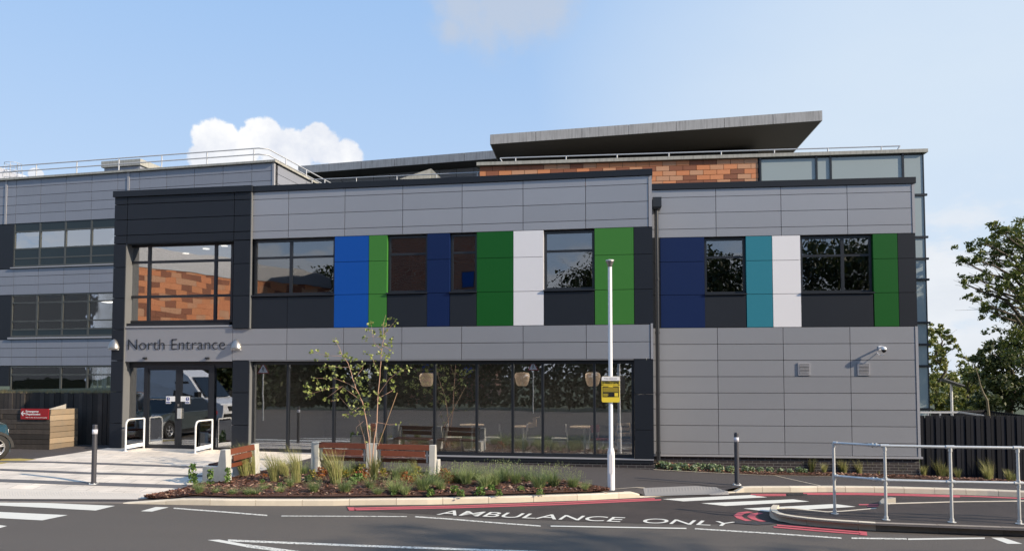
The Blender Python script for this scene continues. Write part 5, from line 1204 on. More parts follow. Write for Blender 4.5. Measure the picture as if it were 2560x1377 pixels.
def car(loc, rz, label, paint, nose=1.0):
    r = empty('parked_car', loc, rz, label, 'car'); L_, w = 4.5, 1.84; W2 = (.92, 3.58); rad = .345
    NX = lambda x: 3.58+(x-3.58)*nose if x > 3.58 else x
    m = M(); top = [(NX(4.42), .42), (NX(4.46), .62), (NX(4.42), .80), (NX(4.30), .93), (NX(3.9), 1.00), (3.35, 1.05), (.7, 1.06), (.25, 1.02), (.08, .92), (.02, .70), (.05, .40)]
    skin(m, side_poly(top, W2, rad+.05, .26), w, lambda x, z, s: s*(w/2-.02*(z > .95)-.16*(x > NX(4.2))-.09*(x < .15))); m.build('body', paint, r, bevel=.03)
    m = M(); g = [(.35, 1.04), (.62, 1.42), (.95, 1.60), (2.35, 1.63), (2.75, 1.56), (3.50, 1.04)]
    skin(m, g, w, lambda x, z, s: s*(w/2-.03-.22*max(0, (z-1.04)/.6))); m.build('cabin', CARGL, r, bevel=.02)
    m = M(); m.hexa([(.68, s*(w/2-.20), 1.46) for s in (-1, 1)]+[(2.6, s*(w/2-.22), 1.60) for s in (1, -1)], [(.80, -(w/2-.25), 1.62), (.80, (w/2-.25), 1.62), (2.45, (w/2-.25), 1.66), (2.45, -(w/2-.25), 1.66)]); m.build('roof', paint, r, bevel=.02)
    for wx in W2:
        for s in (-1, 1): wheel(r, (wx, s*(w/2-.10), rad), rad, .22, s)
    for s in (-1, 1):
        m = M(); m.box(NX(4.30), NX(4.44), s*.55-.2, s*.55+.2, .66, .80); m.build('headlight', HEAD, r)
        m = M(); m.box(.03, .16, s*.68-.16, s*.68+.16, .80, .97); m.build('tail_light', REDS, r)
        m = M(); m.box(3.0, 3.16, s*(w/2+.02), s*(w/2+.20), 1.02, 1.16); m.build('door_mirror', paint, r, bevel=.02)
        m = M(); skin2 = side_poly([], W2, rad+.07, .24)
        for wx in W2:
            pts = [(wx+(rad+.055)*math.cos(t), rad*.95+(rad+.055)*math.sin(t)) for t in [math.pi*k/14 for k in range(15)]]
            for (xa_, za_2), (xb_2, zb_2) in zip(pts, pts[1:]): m.beam((xa_, s*(w/2-.01), za_2), (xb_2, s*(w/2-.01), zb_2), .07, .05, (0,1,0))
        m.box(W2[0]+rad+.1, W2[1]-rad-.1, s*(w/2)-.03, s*(w/2)+.02, .22, .36); m.build('cladding', BLACK, r)
    m = M(); m.box(.0, .08, -.7, .7, .30, .50); m.box(NX(4.40), NX(4.47), -.7, .7, .28, .46); m.build('bumper', BLACK, r, bevel=.02)
    return r
wp = ground_pt(-17, 1151)                        # contact point of the visible front wheel
az_ = R(63); hd = Vector((math.cos(az_), math.sin(az_), 0)); rt = Vector((math.sin(az_), -math.cos(az_), 0))
org = wp-hd*3.58-rt*.82
car((org.x, org.y, wp.z), az_, 'dark teal car at the left edge with only its front wheel arch in view', CARP, .42)
car((-16.15, -11.0, 0), R(90), 'dark car standing on the road left of the view, seen only mirrored in the doors', mat('grey_car_paint', (.06,.075,.08), .25, coat=.8))
def van(loc, rz, label):
    r = empty('parked_van', loc, rz, label, 'van'); w = 2.0; W2 = (1.0, 4.65); rad = .36
    m = M(); top = [(5.85, .45), (5.88, .80), (5.75, 1.10), (5.0, 1.38), (4.2, 2.25), (3.6, 2.58), (3.0, 2.62), (.1, 2.6), (0, 2.4), (0, .42)]
    skin(m, side_poly(top, W2, rad+.05, .35), w, lambda x, z, s: s*(w/2-.12*max(0, (z-1.3)/1.3)-.12*(x > 5.6))); m.build('body', VANP, r, bevel=.04)
    for s in (-1, 1):
        m = M(); f_ = lambda z: s*(w/2-.12*max(0, (z-1.3)/1.3)+.004); g = [(3.55, 1.35), (4.85, 1.35), (4.2, 2.05), (3.6, 2.05)]
        m.hexa([(x, f_(z), z) for x, z in g], [(x, f_(z)-s*.03, z) for x, z in g]); m.build('side_window', CARGL, r)
        for wx in W2: wheel(r, (wx, s*(w/2-.12), rad), rad, .22, s)
        m = M(); m.box(5.70, 5.87, s*.72-.16, s*.72+.16, .84, 1.04); m.build('headlight', HEAD, r)
        m = M(); m.box(4.75, 4.95, s*(w/2), s*(w/2+.24), 1.3, 1.62); m.build('door_mirror', BLACK, r)
    m = M(); m.hexa([(5.03, -.82, 1.40), (5.03, .82, 1.40), (4.27, .74, 2.22), (4.27, -.74, 2.22)], [(5.08, -.82, 1.41), (5.08, .82, 1.41), (4.32, .74, 2.23), (4.32, -.74, 2.23)]); m.build('windscreen', CARGL, r)
    m = M(); m.box(5.84, 5.92, -.8, .8, .42, .66); m.box(5.82, 5.885, -.45, .45, .78, .98); m.build('bumper', BLACK, r); return r
van((-22.2, -13.6, 0), R(3), 'white panel van standing on the road, seen mirrored in the entrance doors').scale = (1.1, 1.1, 1.12)

# ================================================================== CAFE FURNITURE behind the glass
def pendant(px, py, y, label):
    x, z = FM.px(px, py, y); r = empty('pendant_lamp', (x, y, z), 0, label, 'pendant lamp', 'round pale pendant lamps inside the cafe')
    m = M(); m.lathe([(.001, -.19), (.12, -.19), (.16, -.15), (.20, -.02), (.215, .08), (.205, .15), (.17, .19), (.04, .20), (.001, .20)], (0,0,0), 24); m.build('shade', SHADE, r)
    m = M(); m.tube([(0,0,.19), (0,0,3.05-z)], .006, 6); m.build('cord', BLACK, r)
pendant(1067, 949, 1.3, 'pendant lamp behind the glass beside the birch, left of the other two'); pendant(1305.5, 947.5, 1.3, 'middle pendant lamp hanging behind the glass'); pendant(1482, 948, 1.3, 'pendant lamp hanging behind the glass just left of the white lamp column')
def chair(px, y, rz, label, seat=CHAIRP, low=False):
    x = FM.X(px, 1130, y); r = empty('cafe_chair', (x, y, zs0), rz, label, 'chair', 'chairs inside the cafe'); s = .21
    m = M(); m.box(-s, s, -s, s, .42, .455); m.build('seat', seat, r, bevel=.01)
    for sx in (-1, 1):
        m = M(); m.beam((sx*(s-.02), -s+.02, .42), (sx*(s+.03), -s-.04, 0), .035, .03, (1,0,0)); m.build('leg', CHAIRP, r)
        m = M(); m.beam((sx*(s-.02), s-.02, .80), (sx*(s+.03), s+.07, 0), .035, .03, (1,0,0)); m.build('leg', CHAIRP, r)
    m = M(); m.box(-s, s, s-.04, s-.01, .62, .82); m.build('backrest', seat, r, bevel=.01)
chair(1135, .75, R(100), 'pale wooden chair behind the glass right of the double bench'); chair(1232, .9, R(-80), 'pale chair standing left of the small cafe table', CHAIRP)
chair(1335, 1.0, R(95), 'pale chair right of the small cafe table'); chair(1398, .9, R(-85), 'pale chair left of the round table'); chair(1502, .8, R(60), 'cafe chair with red seat behind the white lamp column', mat('red_fabric', (.22,.03,.03), .8))
def table(px, y, rad, label):
    x = FM.X(px, 1130, y); r = empty('cafe_table', (x, y, zs0), 0, label, 'table', 'tables inside the cafe')
    m = M(); m.lathe([(.001, .745), (rad, .745), (rad, .72), (.001, .72)], (0,0,0), 28); m.build('tabletop', WOODL, r); m = M(); m.tube([(0,0,.01), (0,0,.72)], .035, 12); m.lathe([(.001, .02), (.24, .015), (.25, 0)], (0,0,0), 20); m.build('pedestal', GALV, r)
table(1308, 1.2, .34, 'cafe table with a wooden menu block on it'); table(1462, 1.3, .42, 'round cafe table near the right end of the glazing'); table(1180, 1.7, .36, 'cafe table farther inside behind the two left chairs')
x = FM.X(1342, 1130, 1.1); m = M(); m.box(-.13, .02, -.08, .08, 0, .10); m.box(.0, .09, -.08, .08, .0, .20); m.hexa([(-.02,-.09,.20),(.17,-.09,.26),(.17,.09,.26),(-.02,.09,.20)], [(-.02,-.09,.22),(.17,-.09,.28),(.17,.09,.28),(-.02,.09,.22)])
o = m.build('menu_holder', WOODL); o.location = (x-.1, 1.1, zs0+.748); tag(o, 'small pale wooden holder standing on the left cafe table', 'menu holder')
x = FM.X(1559, 1130, .5); r = empty('high_chair', (x, .5, zs0), 0, 'tall wooden high chair standing inside the glass at the right end', 'high chair'); m = M(); hz2 = FM.Z(1559, 1057, .5)-zs0
for sx in (-1, 1):
    for sy in (-1, 1): m.beam((sx*.16, sy*.10, hz2), (sx*.25, sy*.24, 0), .045, .035, (1,0,0))
m.build('leg_frame', WOODL, r); m = M()
for t in (.04, .17, .33, .52, .80, .97): s_ = .16+.09*t; z = hz2*(1-t); m.box(-s_, s_, -.11-.14*t, -.085-.14*t, z-.03, z+.03); m.box(-s_, s_, .085+.14*t, .11+.14*t, z-.03, z+.03)
m.box(-.19, .19, -.15, .15, hz2*.62, hz2*.62+.02); m.build('rungs', WOODL, r)

# ================================================================== VEGETATION
def leaf_quad(m, c, s, a=None, el=1.5):
    n = Vector((random.gauss(0,1), random.gauss(0,1), random.gauss(0,1))).normalized(); u = n.orthogonal().normalized(); t = random.uniform(0, 6.28)
    v = n.cross(u); u, v = u*math.cos(t)+v*math.sin(t), v*math.cos(t)-u*math.sin(t); u = u*s*el*.5; v = v*s*.5
    c = Vector(c); m.add([c-u, c-v*.9+u*.1, c+u, c+v*.9+u*.1], [(0,1,2,3)], a)
# birch ------------------------------------------------------------
random.seed(21)
bb_ = ground_pt(928, 1199, .03); FWD = Vector((-math.sin(YAW), math.cos(YAW), 0)); bd = (bb_-CAM).dot(FWD)
cc = lambda x, y: (750+x/3.13, 780+y/3.13)
def bp_t(x, y, dd=0.0): p = at_depth(*cc(x, y), 1.0)-CAM; return CAM+p*((bd+dd)/p.dot(FWD))-bb_
r = empty('young_birch', tuple(bb_), 0, 'thin young birch with sparse pale leaves rising from the planting bed', 'tree')
stems = [([(555,1305),(575,1060),(600,860),(610,680),(625,500),(635,350),(655,200),(650,110),(672,20)], .017, .0), ([(550,1305),(545,1050),(520,850),(490,700),(440,600),(400,480),(375,400),(330,330),(300,260),(268,220)], .014, -.15), ([(548,1305),(530,1150),(500,980),(460,840)], .009, .15)]
m = M()
for pts, rad, dep in stems:
    n = len(pts); P = [bp_t(x, y, dep*i/(n-1)) for i, (x, y) in enumerate(pts)]
    P2_ = [];
    for i in range(n-1):
        for k in range(3): P2_.append(P[i].lerp(P[i+1], k/3)+Vector((random.uniform(-1,1), 0, 0))*.008)
    P2_.append(P[-1]); m.tube(P2_, [rad*(1-.85*i/(len(P2_)-1)) for i in range(len(P2_))], 7)
for pts in ([(490,700),(410,640),(330,580),(210,600),(50,650)], [(440,600),(380,560),(280,520),(110,515)], [(390,430),(300,430),(160,430)], [(400,760),(360,720),(300,650)], [(470,740),(400,790),(330,812)], [(615,640),(700,520),(760,475),(850,430)], [(600,680),(720,615),(750,585)], [(640,300),(580,240),(555,90)], [(645,260),(700,290),(725,295)], [(655,180),(720,100),(750,65)], [(330,580),(250,640),(195,680)], [(355,345),(220,340),(80,310)], [(430,520),(490,440),(495,400)], [(610,480),(590,420),(560,340)], [(600,860),(700,880),(775,875)], [(655,200),(560,190),(495,205)], [(500,850),(440,900),(440,945)], [(290,650),(285,690),(240,695)]):
    P = [bp_t(x, y, random.uniform(-.25, .25)*i/3) for i, (x, y) in enumerate(pts)]; m.tube(P, [.0055*(1-.7*i/(len(P)-1)) for i in range(len(P))], 5)
m.build('trunk', STEM, r)
cl = "80,310 135,310 210,335 135,375 268,222 290,250 305,315 355,330 390,365 330,380 435,370 495,400 160,440 180,430 240,435 270,440 315,435 400,430 450,430 460,425 445,470 510,475 280,490 110,515 145,560 200,515 240,510 345,505 430,525 485,515 530,525 50,580 45,625 85,640 60,660 130,600 180,600 210,590 285,590 345,600 435,625 480,600 520,600 550,650 195,680 240,695 290,650 285,680 370,670 390,730 440,700 495,740 530,740 400,790 440,800 490,775 530,790 350,810 535,100 555,85 525,140 575,160 625,150 630,180 660,180 675,145 670,95 700,50 750,65 725,95 495,205 520,210 650,215 715,218 575,260 650,265 690,255 520,310 560,340 580,375 620,320 680,320 720,295 690,345 665,365 590,420 605,440 605,480 655,540 700,480 725,460 755,425 770,480 800,460 850,425 855,465 710,540 580,620 740,585 600,640 720,600 630,690 440,945 530,900 775,875 555,930 515,1000 470,560 500,640 460,660 520,700 420,760 475,790 350,345 375,350 670,440 745,440 640,190 655,330 340,620 165,590 90,600"
m = M()
for t in cl.split():
    x, y = map(float, t.split(',')); dep = random.uniform(-.25, .25); few = 3 if y > 820 else random.randint(5, 9)
    for _ in range(few): c = bp_t(x+random.gauss(0, 11), y+random.gauss(0, 10), dep+random.gauss(0, .03)); leaf_quad(m, c, random.uniform(.046, .068), None, 1.25)
m.build('crown', LEAF_B, r)
m = M(); a, b = ground_pt(921, 1184, .02), None; p = at_depth(993, 981.5, 1.0)-CAM; b = CAM+p*((bd+.1)/p.dot(FWD)); m.tube([a, b], .009, 7)
tag(m.build('bamboo_cane', CANE), 'bare leaning cane stuck in the bed right of the birch', 'cane')
m = M(); a = ground_pt(930, 1204, .0)
m.box(-.03, .035, -.03, .03, -.02, .16); o = m.build('tree_guard', mat('pale_tree_guard', (.55,.42,.36), .7)); o.location = a; tag(o, 'pale sleeve round the foot of the young birch', 'tree guard')
# herbaceous plants ---------------------------------------------------
def blades(n, h, spread, lean, w, curl=.5, seed=0, tip=False):
    random.seed(seed); m = M()
    for _ in range(n):
        a = random.uniform(0, 6.28); hh = h*random.uniform(.55, 1.0); r0 = spread*.25*random.random(); dx, dy = math.cos(a), math.sin(a); out = spread*random.uniform(.15, 1)
        p0 = Vector((dx*r0, dy*r0, -.02)); p1 = p0+Vector((dx*out*.3+lean*hh*.25, dy*out*.3, hh*.55)); p2 = p0+Vector((dx*out*(1-curl*.2)+lean*hh*.75, dy*out, hh*(1-curl*.12*random.random()))); s = Vector((-dy, dx, 0))*w*.5
        if random.random() < .5: s = Vector((.7, .7, 0))*w*.5
        c = random.random(); m.add([p0-s, p0+s, p1+s*.8, p1-s*.8], [(0,1,2,3)], c); m.add([p1-s*.8, p1+s*.8, p2], [(0,1,2)], c)
        if tip and random.random() < .35: q = p2+Vector((0,0,h*.25)); m.add([p2-s*.3, p2+s*.3, q], [(0,1,2)], c); [leaf_quad(m, q+Vector((random.gauss(0,.004), 0, random.uniform(-.03, .01))), .012, .8) for _k in range(3)]
    return m
def leafy(n, h, rad, s, seed, stems_=6):
    random.seed(seed); m = M()
    for _ in range(n):
        a = random.uniform(0, 6.28); z = h*random.random()**.8; rr = rad*math.sqrt(random.random())*(1-.4*z/h); leaf_quad(m, (rr*math.cos(a), rr*math.sin(a), z), s*random.uniform(.6, 1.1), None, 1.6)
    return m
def proto(fn_list, material, name): return [M_.build(name, material) for M_ in fn_list]
PROT = {
 'feather': ([blades(170, .62, .30, -.42, .0065, .9, s) for s in (1,2,3)], BLADE_B, 'feather_grass', 'blond feather grass'),
 'lav': ([blades(280, .34, .27, .0, .009, .2, s, True) for s in (4,5,6)], BLADE_G, 'lavender_clump', 'grey green lavender like clump'),
 'herb': ([leafy(90, .17, .13, .05, s) for s in (7,8)], LEAF_G, 'herb_plant', 'low fresh green leafy plant'),
 'mint': ([leafy(110, .38, .09, .055, s) for s in (9,10)], LEAF_G, 'upright_leafy_plant', 'upright leafy green plant'),
 'rust': ([leafy(130, .17, .13, .035, s) for s in (11,12)], LEAF_R, 'rust_plant', 'low rust red leaved plant'),
 'yel': ([leafy(130, .24, .12, .035, s) for s in (13,14)], LEAF_Y, 'yellow_plant', 'yellow green bushy plant'),
 'tuft': ([blades(150, .40, .17, -.10, .008, .5, s) for s in (15,16)], BLADE_B, 'grass_tuft', 'yellow green grass tuft'),
 'silver': ([leafy(80, .20, .16, .075, s) for s in (17,18)], mat('silver_leaf', (.2,.26,.16), .6, ramp_cols=['L',(.08,.14,.04),(.20,.27,.14),(.32,.38,.26),(.10,.16,.05)], trans=.2), 'broad_leaf_plant', 'broad leaved silvery plant')}
H0 = {'feather': .46, 'lav': .385, 'herb': .17, 'mint': .38, 'rust': .17, 'yel': .24, 'tuft': .31, 'silver': .2}
PM = {}
for k, (ms, mt, nm, lb) in PROT.items():
    lst = []
    for q in ms:
        me = bpy.data.meshes.new(nm); me.from_pydata(q.v, [], q.f); me.materials.append(mt); at = me.attributes.new('var', 'FLOAT', 'FACE'); at.data.foreach_set('value', q.a); lst.append(me)
    PM[k] = lst
ORD = 'first second third fourth fifth sixth seventh eighth ninth tenth eleventh twelfth thirteenth fourteenth fifteenth sixteenth seventeenth eighteenth nineteenth twentieth twenty-first twenty-second twenty-third twenty-fourth twenty-fifth twenty-sixth twenty-seventh twenty-eighth twenty-ninth thirtieth'.split()
def plant_bed(lst, bed):
    cnt = {}; random.seed(33); tot = {}
    for t in sorted(lst, key=lambda t: t[1]):
        k, px, py, hp = t; cnt[k] = cnt.get(k, 0)+1
        p = ground_pt(px, py, .02); pp = FPX/(p-CAM).dot(FWD); me = random.choice(PM[k]); o = bpy.data.objects.new(PROT[k][2], me); COL.objects.link(o)
        s = hp/pp/H0[k]; o.location = p; o.rotation_euler = (0, 0, 0 if k == 'feather' else random.uniform(0, 6.28)); o.scale = (max(.6, min(1.5, s))*random.uniform(.85, 1.15)*(.8 if k == 'feather' else 1),)*2+(s,)
        tag(o, '%s, %s of its kind from left, %s' % (PROT[k][3], ORD[min(cnt[k]-1, 29)], bed), 'plant', '%s plants in the %s' % (PROT[k][3], bed))
L1 = [('feather',612,1194,72),('feather',633,1191,72),('feather',688,1209,70),('feather',743,1212,84),('feather',840,1214,82),('feather',716,1196,45),('feather',706,1190,42),('tuft',936,1206,62),('feather',1040,1190,40),
 ('mint',526,1217,42),('mint',569,1214,42),('mint',481,1208,46),('mint',487,1225,30),
 ('lav',498,1238,34),('lav',621,1241,22),('lav',640,1240,20),('lav',700,1236,24),('lav',662,1228,20),('lav',784,1236,42),('lav',863,1236,42),('lav',726,1222,34),('lav',925,1226,38),('lav',944,1240,26),('lav',985,1238,48),('lav',1012,1240,34),('lav',1058,1231,56),('lav',1080,1218,48),('lav',1102,1229,40),('lav',1142,1212,52),('lav',1165,1216,58),('lav',1213,1224,52),('lav',1190,1206,40),('lav',1235,1218,54),('lav',1257,1208,56),('lav',1290,1214,52),('lav',1347,1225,56),('lav',1385,1221,60),('lav',1432,1224,46),('lav',1462,1230,28),('lav',1368,1212,34),('lav',1320,1208,38),('lav',990,1206,48),('lav',1014,1196,40),('lav',866,1196,44),('lav',890,1184,34),('lav',760,1190,36),('lav',540,1238,22),('lav',580,1240,20),
 ('herb',771,1206,16),('herb',895,1208,22),('herb',1076,1241,16),('herb',1136,1236,20),('herb',1152,1243,16),('herb',1200,1238,18),('herb',1247,1246-5,16),('herb',1302,1233,16),('herb',1350,1238,14),('herb',1228,1232,18),('herb',985,1246-5,14),('herb',882,1216,20),('herb',700,1222,14),('herb',655,1214,14),
 ('rust',806,1194,24),('rust',901,1206,26),('rust',918,1198,24),('rust',1008,1204,22),('rust',1022,1212,20),('rust',1112,1204,30),('rust',1128,1214,24),('rust',798,1204,16),('rust',662,1198,12),
 ('yel',781,1200,24),('yel',862,1200,24),('yel',906,1188,26),('yel',958,1196,24),('yel',1046,1194,26),('yel',1034,1206,22),('yel',1120,1206,24),('yel',880,1194,20)]
plant_bed(L1, 'front bed')
L2 = [('silver',1652,1172,18),('silver',1668,1174,16),('silver',1689,1176,15),('silver',1712,1177,16),('silver',1735,1178,15),('silver',1760,1178,16),('silver',1782,1180,18),('silver',1800,1181,17),('silver',1825,1182,15),('silver',1862,1183,17),('silver',1878,1183,14),('silver',1900,1184,14),('silver',1925,1185,15),('silver',1952,1186,14),('silver',1975,1187,15),('silver',1998,1187,17),('silver',2010,1187,14),('silver',1700,1172,13),('silver',1745,1173,13),
 ('feather',1944,1180,34),('feather',1984,1181,38),('feather',2012,1183,34),('tuft',2028,1185,38),('feather',2040,1184,34),('tuft',2060,1187,26),('feather',2104,1187,38),('tuft',2110,1188,34),('feather',2150,1189,36),('feather',2176,1188,42),('tuft',2196,1190,14),('tuft',2254,1191,30),('tuft',2308,1194,28),('feather',2348,1195,44),('tuft',2356,1196,36),('tuft',2372,1197,24),('tuft',2395,1200,27),('feather',2476,1202,50),('tuft',2470,1204,34),('tuft',2522,1206,30),('tuft',2534,1207,22)]
plant_bed(L2, 'side wing bed')

# trees --------------------------------------------------------------
def tree_mesh(seed, clumps, dens, size, trunk_h, trunk_r, mat_leaf, name_h):
    """clumps: (x, y, z, r, n) around the trunk foot at the origin"""
    random.seed(seed); mt = M(); mc = M(); top = Vector((0, 0, trunk_h))
    zmax = max(c[2] for c in clumps)
    spine = [Vector((random.uniform(-.1,.1)*k, random.uniform(-.1,.1)*k, zmax*.85*k/6)) for k in range(7)]; spine[0] = Vector((0,0,-.5))
    mt.tube(spine, [trunk_r*(1-.13*k) for k in range(7)], 9)
    for (x, y, z, rr, n) in clumps:
        c = Vector((x, y, z)); zz = max(trunk_h*.7, min(zmax*.8, z-.5*math.hypot(x, y)-.3)); k = zz/(zmax*.85)*6; i = int(min(5, k)); st = spine[i].lerp(spine[i+1], k-i)
        mid = st.lerp(c, .5)+Vector((0, 0, .12*(c-st).length)); l = (c-st).length; mt.tube([st, st.lerp(mid, .5)+Vector((random.gauss(0,.06),0,0)), mid, mid.lerp(c, .5)+Vector((0,0,random.gauss(0,.08))), c], [max(.012, .030*l**.6*f_) for f_ in (1.2, 1, .75, .5, .25)], 5)
        for _ in range(6):
            e = c+Vector((random.gauss(0,1), random.gauss(0,1), random.gauss(0,.8)))*rr*.7; mt.tube([mid.lerp(c, random.uniform(.2, 1)), e], [.012, .004], 4, cap=False)
        subs = [c+Vector((random.gauss(0,1), random.gauss(0,1), random.gauss(0,.75)))*rr*.62 for _ in range(max(4, int(n/14)))]
        for _ in range(int(n*dens)):
            q = random.choice(subs); leaf_quad(mc, q+Vector((random.gauss(0,1), random.gauss(0,1), random.gauss(0,.7)))*rr*.20, size*random.uniform(.6, 1.2), None, 1.7)
    return mt, mc
def put_tree(base, seed, clumps, size, th, tr, ml, label, name='broadleaf_tree', dens=1.0):
    r = empty(name, tuple(base), 0, label, 'tree'); mt, mc = tree_mesh(seed, clumps, dens, size, th, tr, ml, ''); mt.build('trunk', BARK, r); mc.build('crown', ml, r); return r
def px_clumps(lst, base, dep):
    out = []
    for px, py, rpx, n in lst:
        d_ = dep+random.uniform(-.6, .6)*min(2.2, dep/14); p = at_depth(px, py, d_)-Vector(base); out.append((p.x, p.y, p.z, rpx*d_/FPX, n))
    return out
random.seed(8)
dep = 30; base = at_depth(2640, 1100, dep); base.z = -.5
big = [(2412,655,20,60),(2425,628,18,50),(2450,605,24,90),(2480,590,24,110),(2505,580,22,110),(2540,575,26,150),(2580,570,40,200),(2440,650,22,70),(2475,640,26,120),(2510,625,30,160),(2550,620,34,220),(2600,620,50,260),
 (2405,706,16,45),(2425,690,18,50),(2450,700,20,60),(2478,690,22,60),(2440,745,20,70),(2462,770,22,90),(2485,745,20,60),(2500,790,24,110),(2470,725,20,50),(2520,720,26,100),(2545,690,34,180),(2520,760,26,110),(2555,740,34,170),(2548,790,34,190),(2600,700,60,300),(2600,780,60,300),(2530,830,30,160),(2560,830,36,200),(2575,880,50,260),(2640,650,80,300),(2640,800,80,300),(2505,660,18,50),(2530,660,20,70),(2495,565,12,30)]
put_tree(base, 81, px_clumps(big, base, dep), .085, 4.0, .26, LEAF_T, 'large open crowned tree leaning in from the right edge against the sky', dens=2.4)
dep = 38; base = at_depth(2520, 1060, dep); base.z = -.5
dk = [(2470,880,22,120),(2500,870,26,170),(2535,860,30,220),(2480,915,28,240),(2515,910,34,320),(2555,905,36,320),(2470,950,28,240),(2505,955,34,320),(2550,960,40,340),(2470,995,30,260),(2510,1005,36,300),(2560,1005,40,300),(2600,950,60,300),(2440,1010,22,160),(2530,885,28,200)]
put_tree(base, 82, px_clumps(dk, base, dep), .14, 2.0, .25, LEAF_D, 'dark dense rounded tree behind the black fence at the right', dens=1.9)
dep = 44; base = at_depth(2350, 1060, dep); base.z = -.5
lt = [(2332,835,16,110),(2350,822,14,90),(2368,838,14,80),(2380,850,12,60),(2335,862,18,110),(2360,875,18,80),(2330,900,22,180),(2360,910,20,140),(2335,945,24,220),(2370,945,22,180),(2345,985,26,240),(2385,985,22,180),(2340,1015,24,200),(2380,1018,24,200),(2388,868,10,30)]
put_tree(base, 83, px_clumps(lt, base, dep), .15, 2.0, .16, LEAF_L, 'lighter green tree next to the glass corner, left of the others', dens=1.8)
dep = 48; base = at_depth(2425, 1060, dep); base.z = -.5
l3 = [(2420,905,16,70),(2440,892,16,80),(2412,935,20,160),(2435,930,22,180),(2450,945,20,150),(2410,970,22,200),(2440,975,24,200),(2415,1005,24,220),(2450,1010,24,200),(2400,1015,22,180),(2405,890,10,30),(2465,905,14,70)]
put_tree(base, 84, px_clumps(l3, base, dep), .15, 2.0, .16, LEAF_L, 'smaller yellowish tree between the light tree and the dark tree', dens=1.8)
m = M(); ps = [at_depth(x, y, 34) for x, y in ((2478,1035),(2468,1000),(2458,982),(2451,963),(2446,940),(2438,915))]; ps[0].z = -.5; m.tube(ps, [.06,.05,.045,.032,.02,.008], 7); tag(m.build('bare_trunk', mat('pale_bark', (.17,.145,.10), .8, noise=.3, nscale=8)), 'pale bent bare trunk standing in front of the dark tree', 'tree trunk')  # bark paler than on the other trunks
# trees and buildings on the far side of the road, behind the viewer: they show in the glass and shade the road
random.seed(60)
def round_crown(hh, rr, n, cl):
    out = []
    for _ in range(cl):
        a = random.uniform(0, 6.28); z = random.uniform(.28, 1.0)*hh; q = rr*math.sqrt(max(.05, 1-((z/hh-.6)/.45)**2))*random.uniform(.3, 1); out.append((q*math.cos(a), q*math.sin(a), z, rr*.42, n))
    return out
far = put_tree((14, -46, 0), 91, round_crown(12.5, 4.6, 330, 26), .25, 3, .3, LEAF_F, 'tree across the road mirrored in the right hand upper windows', 'roadside_tree'); far['group'] = 'trees across the road'
spots = [(22,-44,1.05,1),(29,-48,1.1,2),(7,-50,.72,3),(0,-50,.92,4),(-8,-50,.9,5),(-15,-52,1.0,0),(-22,-56,1.05,1),(-29,-60,1.1,2),(36,-46,1.0,3),(17,-56,1.1,4),(-2,-60,.9,2),(10,-60,.8,5),(20,-15.4,.74,3),(26.5,-17.6,.8,1),(24,-23,.8,2)]
names_ = ['left of the van','behind the first row','farther right across the road','short one across the road','low one opposite the doors','opposite the glazing']
for i, (x, y, s, k) in enumerate(spots):
    c = copy_tree(far); c.location = (x, y, 0); c.scale = (s, s, s); c.rotation_euler = (0, 0, k*1.05); c['label'] = 'roadside tree across the road outside the view, seen only in reflections'; 
far['label'] = 'roadside tree across the road outside the view, seen only in reflections'
m = M(); random.seed(62)
for _ in range(15000):
    x = random.uniform(-34, 42); d_ = random.random(); leaf_quad(m, (x, -40-d_*2.5+math.sin(x*.7)*.8, random.uniform(0, 4.6+.7*math.sin(x*.5))), .36, None)
tag(m.build('hedge', LEAF_F), 'long dark hedge across the road, seen only in reflections', 'hedge')
m = M(); hd_ = Vector((6, -13.5, 0)).normalized(); nd_ = Vector((13.5, 6, 0)).normalized()
for _ in range(11000):
    q = Vector((-37, -26, 0))+hd_*random.uniform(-2, 24)+nd_*random.uniform(2.5, 5); leaf_quad(m, (q.x, q.y, random.uniform(0, 5.6)), .36, None)
tag(m.build('hedge', LEAF_F), 'tall hedge in front of the opposite building, seen only in reflections', 'hedge')
def warn_sign(x, y, zc_, side, label):
    r = empty('warning_sign', (x, y, 0), 0, label, 'sign'); h = side*.866
    m = M(); m.tube([(0,0,-.1),(0,0,zc_+h*.5)], .038, 10); m.build('post', GALV, r)
    m = M(); T = lambda k: [(-side*k/2, zc_-h*k/3), (side*k/2, zc_-h*k/3), (0, zc_+h*k*2/3)]; m.prism(T(1), .045, .050); m.build('red_border', REDS, r)
    m = M(); m.prism(T(.74), .052, .054); m.build('white_face', WHITE, r)
    m = M(); q = side*.11; c = zc_+h*.02
    m.lathe([(.001,-q*.3),(q*.3,0),(.001,q*.3)], (0, .058, c+q*1.9), 10)
    for a, b in (((0,1.5),(0,.4)), ((0,.5),(.6,-1.2)), ((0,.5),(-.7,-1.2)), ((0,1.3),(.7,.5)), ((0,1.3),(-.6,.6))): m.beam((a[0]*q,.058,c+a[1]*q), (b[0]*q,.058,c+b[1]*q), q*.35, .006, (0,1,0))
    m.build('walking_figure', BLACK, r)
warn_sign(-17.8, -20.0, 2.9, .76, 'red bordered triangular walking figure sign on a post, mirrored near the dark frame')
warn_sign(-3.8, -31.6, 3.15, .76, 'red bordered triangular sign on a post, mirrored above the cafe table')
bh = empty('brick_building', (-20.5, -46, 0), 0, 'brown brick building across the road, mirrored in the square first floor windows', 'building')
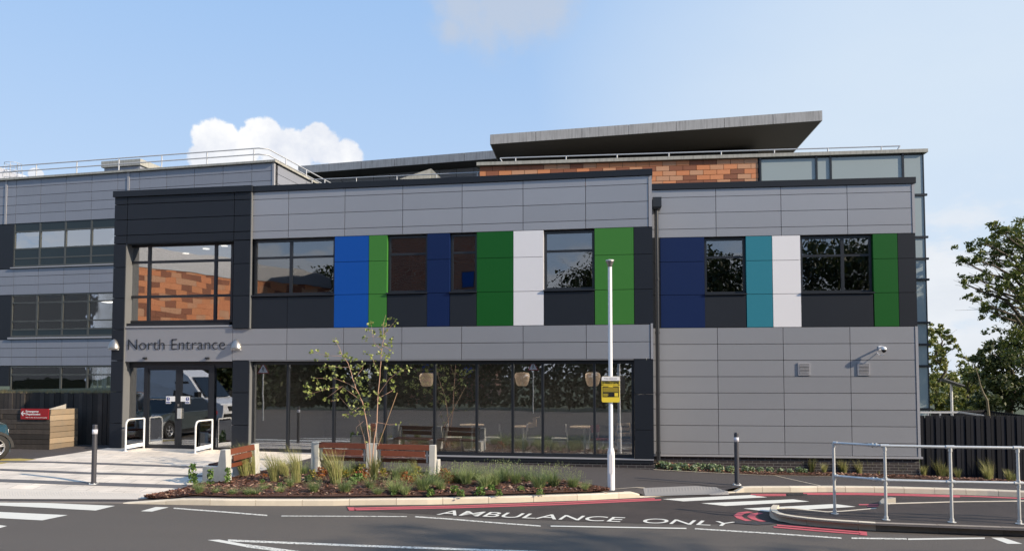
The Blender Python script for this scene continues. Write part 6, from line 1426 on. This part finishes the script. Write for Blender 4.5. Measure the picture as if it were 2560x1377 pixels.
bm = bpy.data.materials.new('brown_brick'); bm.use_nodes = True; bt = bm.node_tree; bk = bt.nodes.new('ShaderNodeTexBrick'); tq = bt.nodes.new('ShaderNodeTexCoord'); sq = bt.nodes.new('ShaderNodeSeparateXYZ'); cq = bt.nodes.new('ShaderNodeCombineXYZ')
bt.links.new(tq.outputs['Object'], sq.inputs[0]); bt.links.new(sq.outputs[0], cq.inputs[0]); bt.links.new(sq.outputs[2], cq.inputs[1]); bt.links.new(cq.outputs[0], bk.inputs['Vector']); bk.inputs['Scale'].default_value = 1; bk.inputs['Brick Width'].default_value = .45; bk.inputs['Row Height'].default_value = .15; bk.inputs['Mortar Size'].default_value = .012
bk.inputs['Color1'].default_value = (.30,.11,.06,1); bk.inputs['Color2'].default_value = (.20,.075,.045,1); bk.inputs['Mortar'].default_value = (.35,.3,.25,1); bt.links.new(bk.outputs['Color'], bt.nodes['Principled BSDF'].inputs['Base Color'])
m = M(); m.box(0, 10.5, -8, 0, 0, 15.6); m.build('wall', bm, bh); m = M(); m.box(-.3, 10.8, -8.3, .3, 15.6, 15.9); m.build('roof', DARKF, bh)
for x_, z_ in ((1.2,2.5),(4.6,2.5),(8,2.5),(1.2,6.3),(8.2,10.2),(4.6,6.3)):
    fr_ = M(); fr_.box(x_, x_+1.3, .005, .06, z_, z_+1.8); fo = fr_.build('window', DARKF, bh); g = M(); g.box(x_+.07, x_+1.23, .062, .07, z_+.07, z_+1.73); g.build('pane', BLUE, fo)
bld = empty('opposite_building', (-35.5, -30, 0), math.atan2(-13.5, 6)+0.0, 'terracotta tiled building across the road, mirrored in the portal window', 'building')
m = M(); random.seed(63); tw2, th2 = .9, .45
z = 0; k = 0
while z < 10.9:
    x = -(k % 2)*tw2/2
    while x < 22: m.box(max(0, x)+.006, min(22, x+tw2)-.006, -.05+.0, .05, z, z+th2-.012); x += tw2
    z += th2; k += 1
m.build('terracotta_cladding', TERRA, bld); m = M(); m.box(0, 22, -8, -.06, 0, 11); m.build('body', BACK, bld)
m = M(); m.box(-.2, 22.2, -8, .12, 11.0, 12.6); m.build('parapet', GREY, bld)
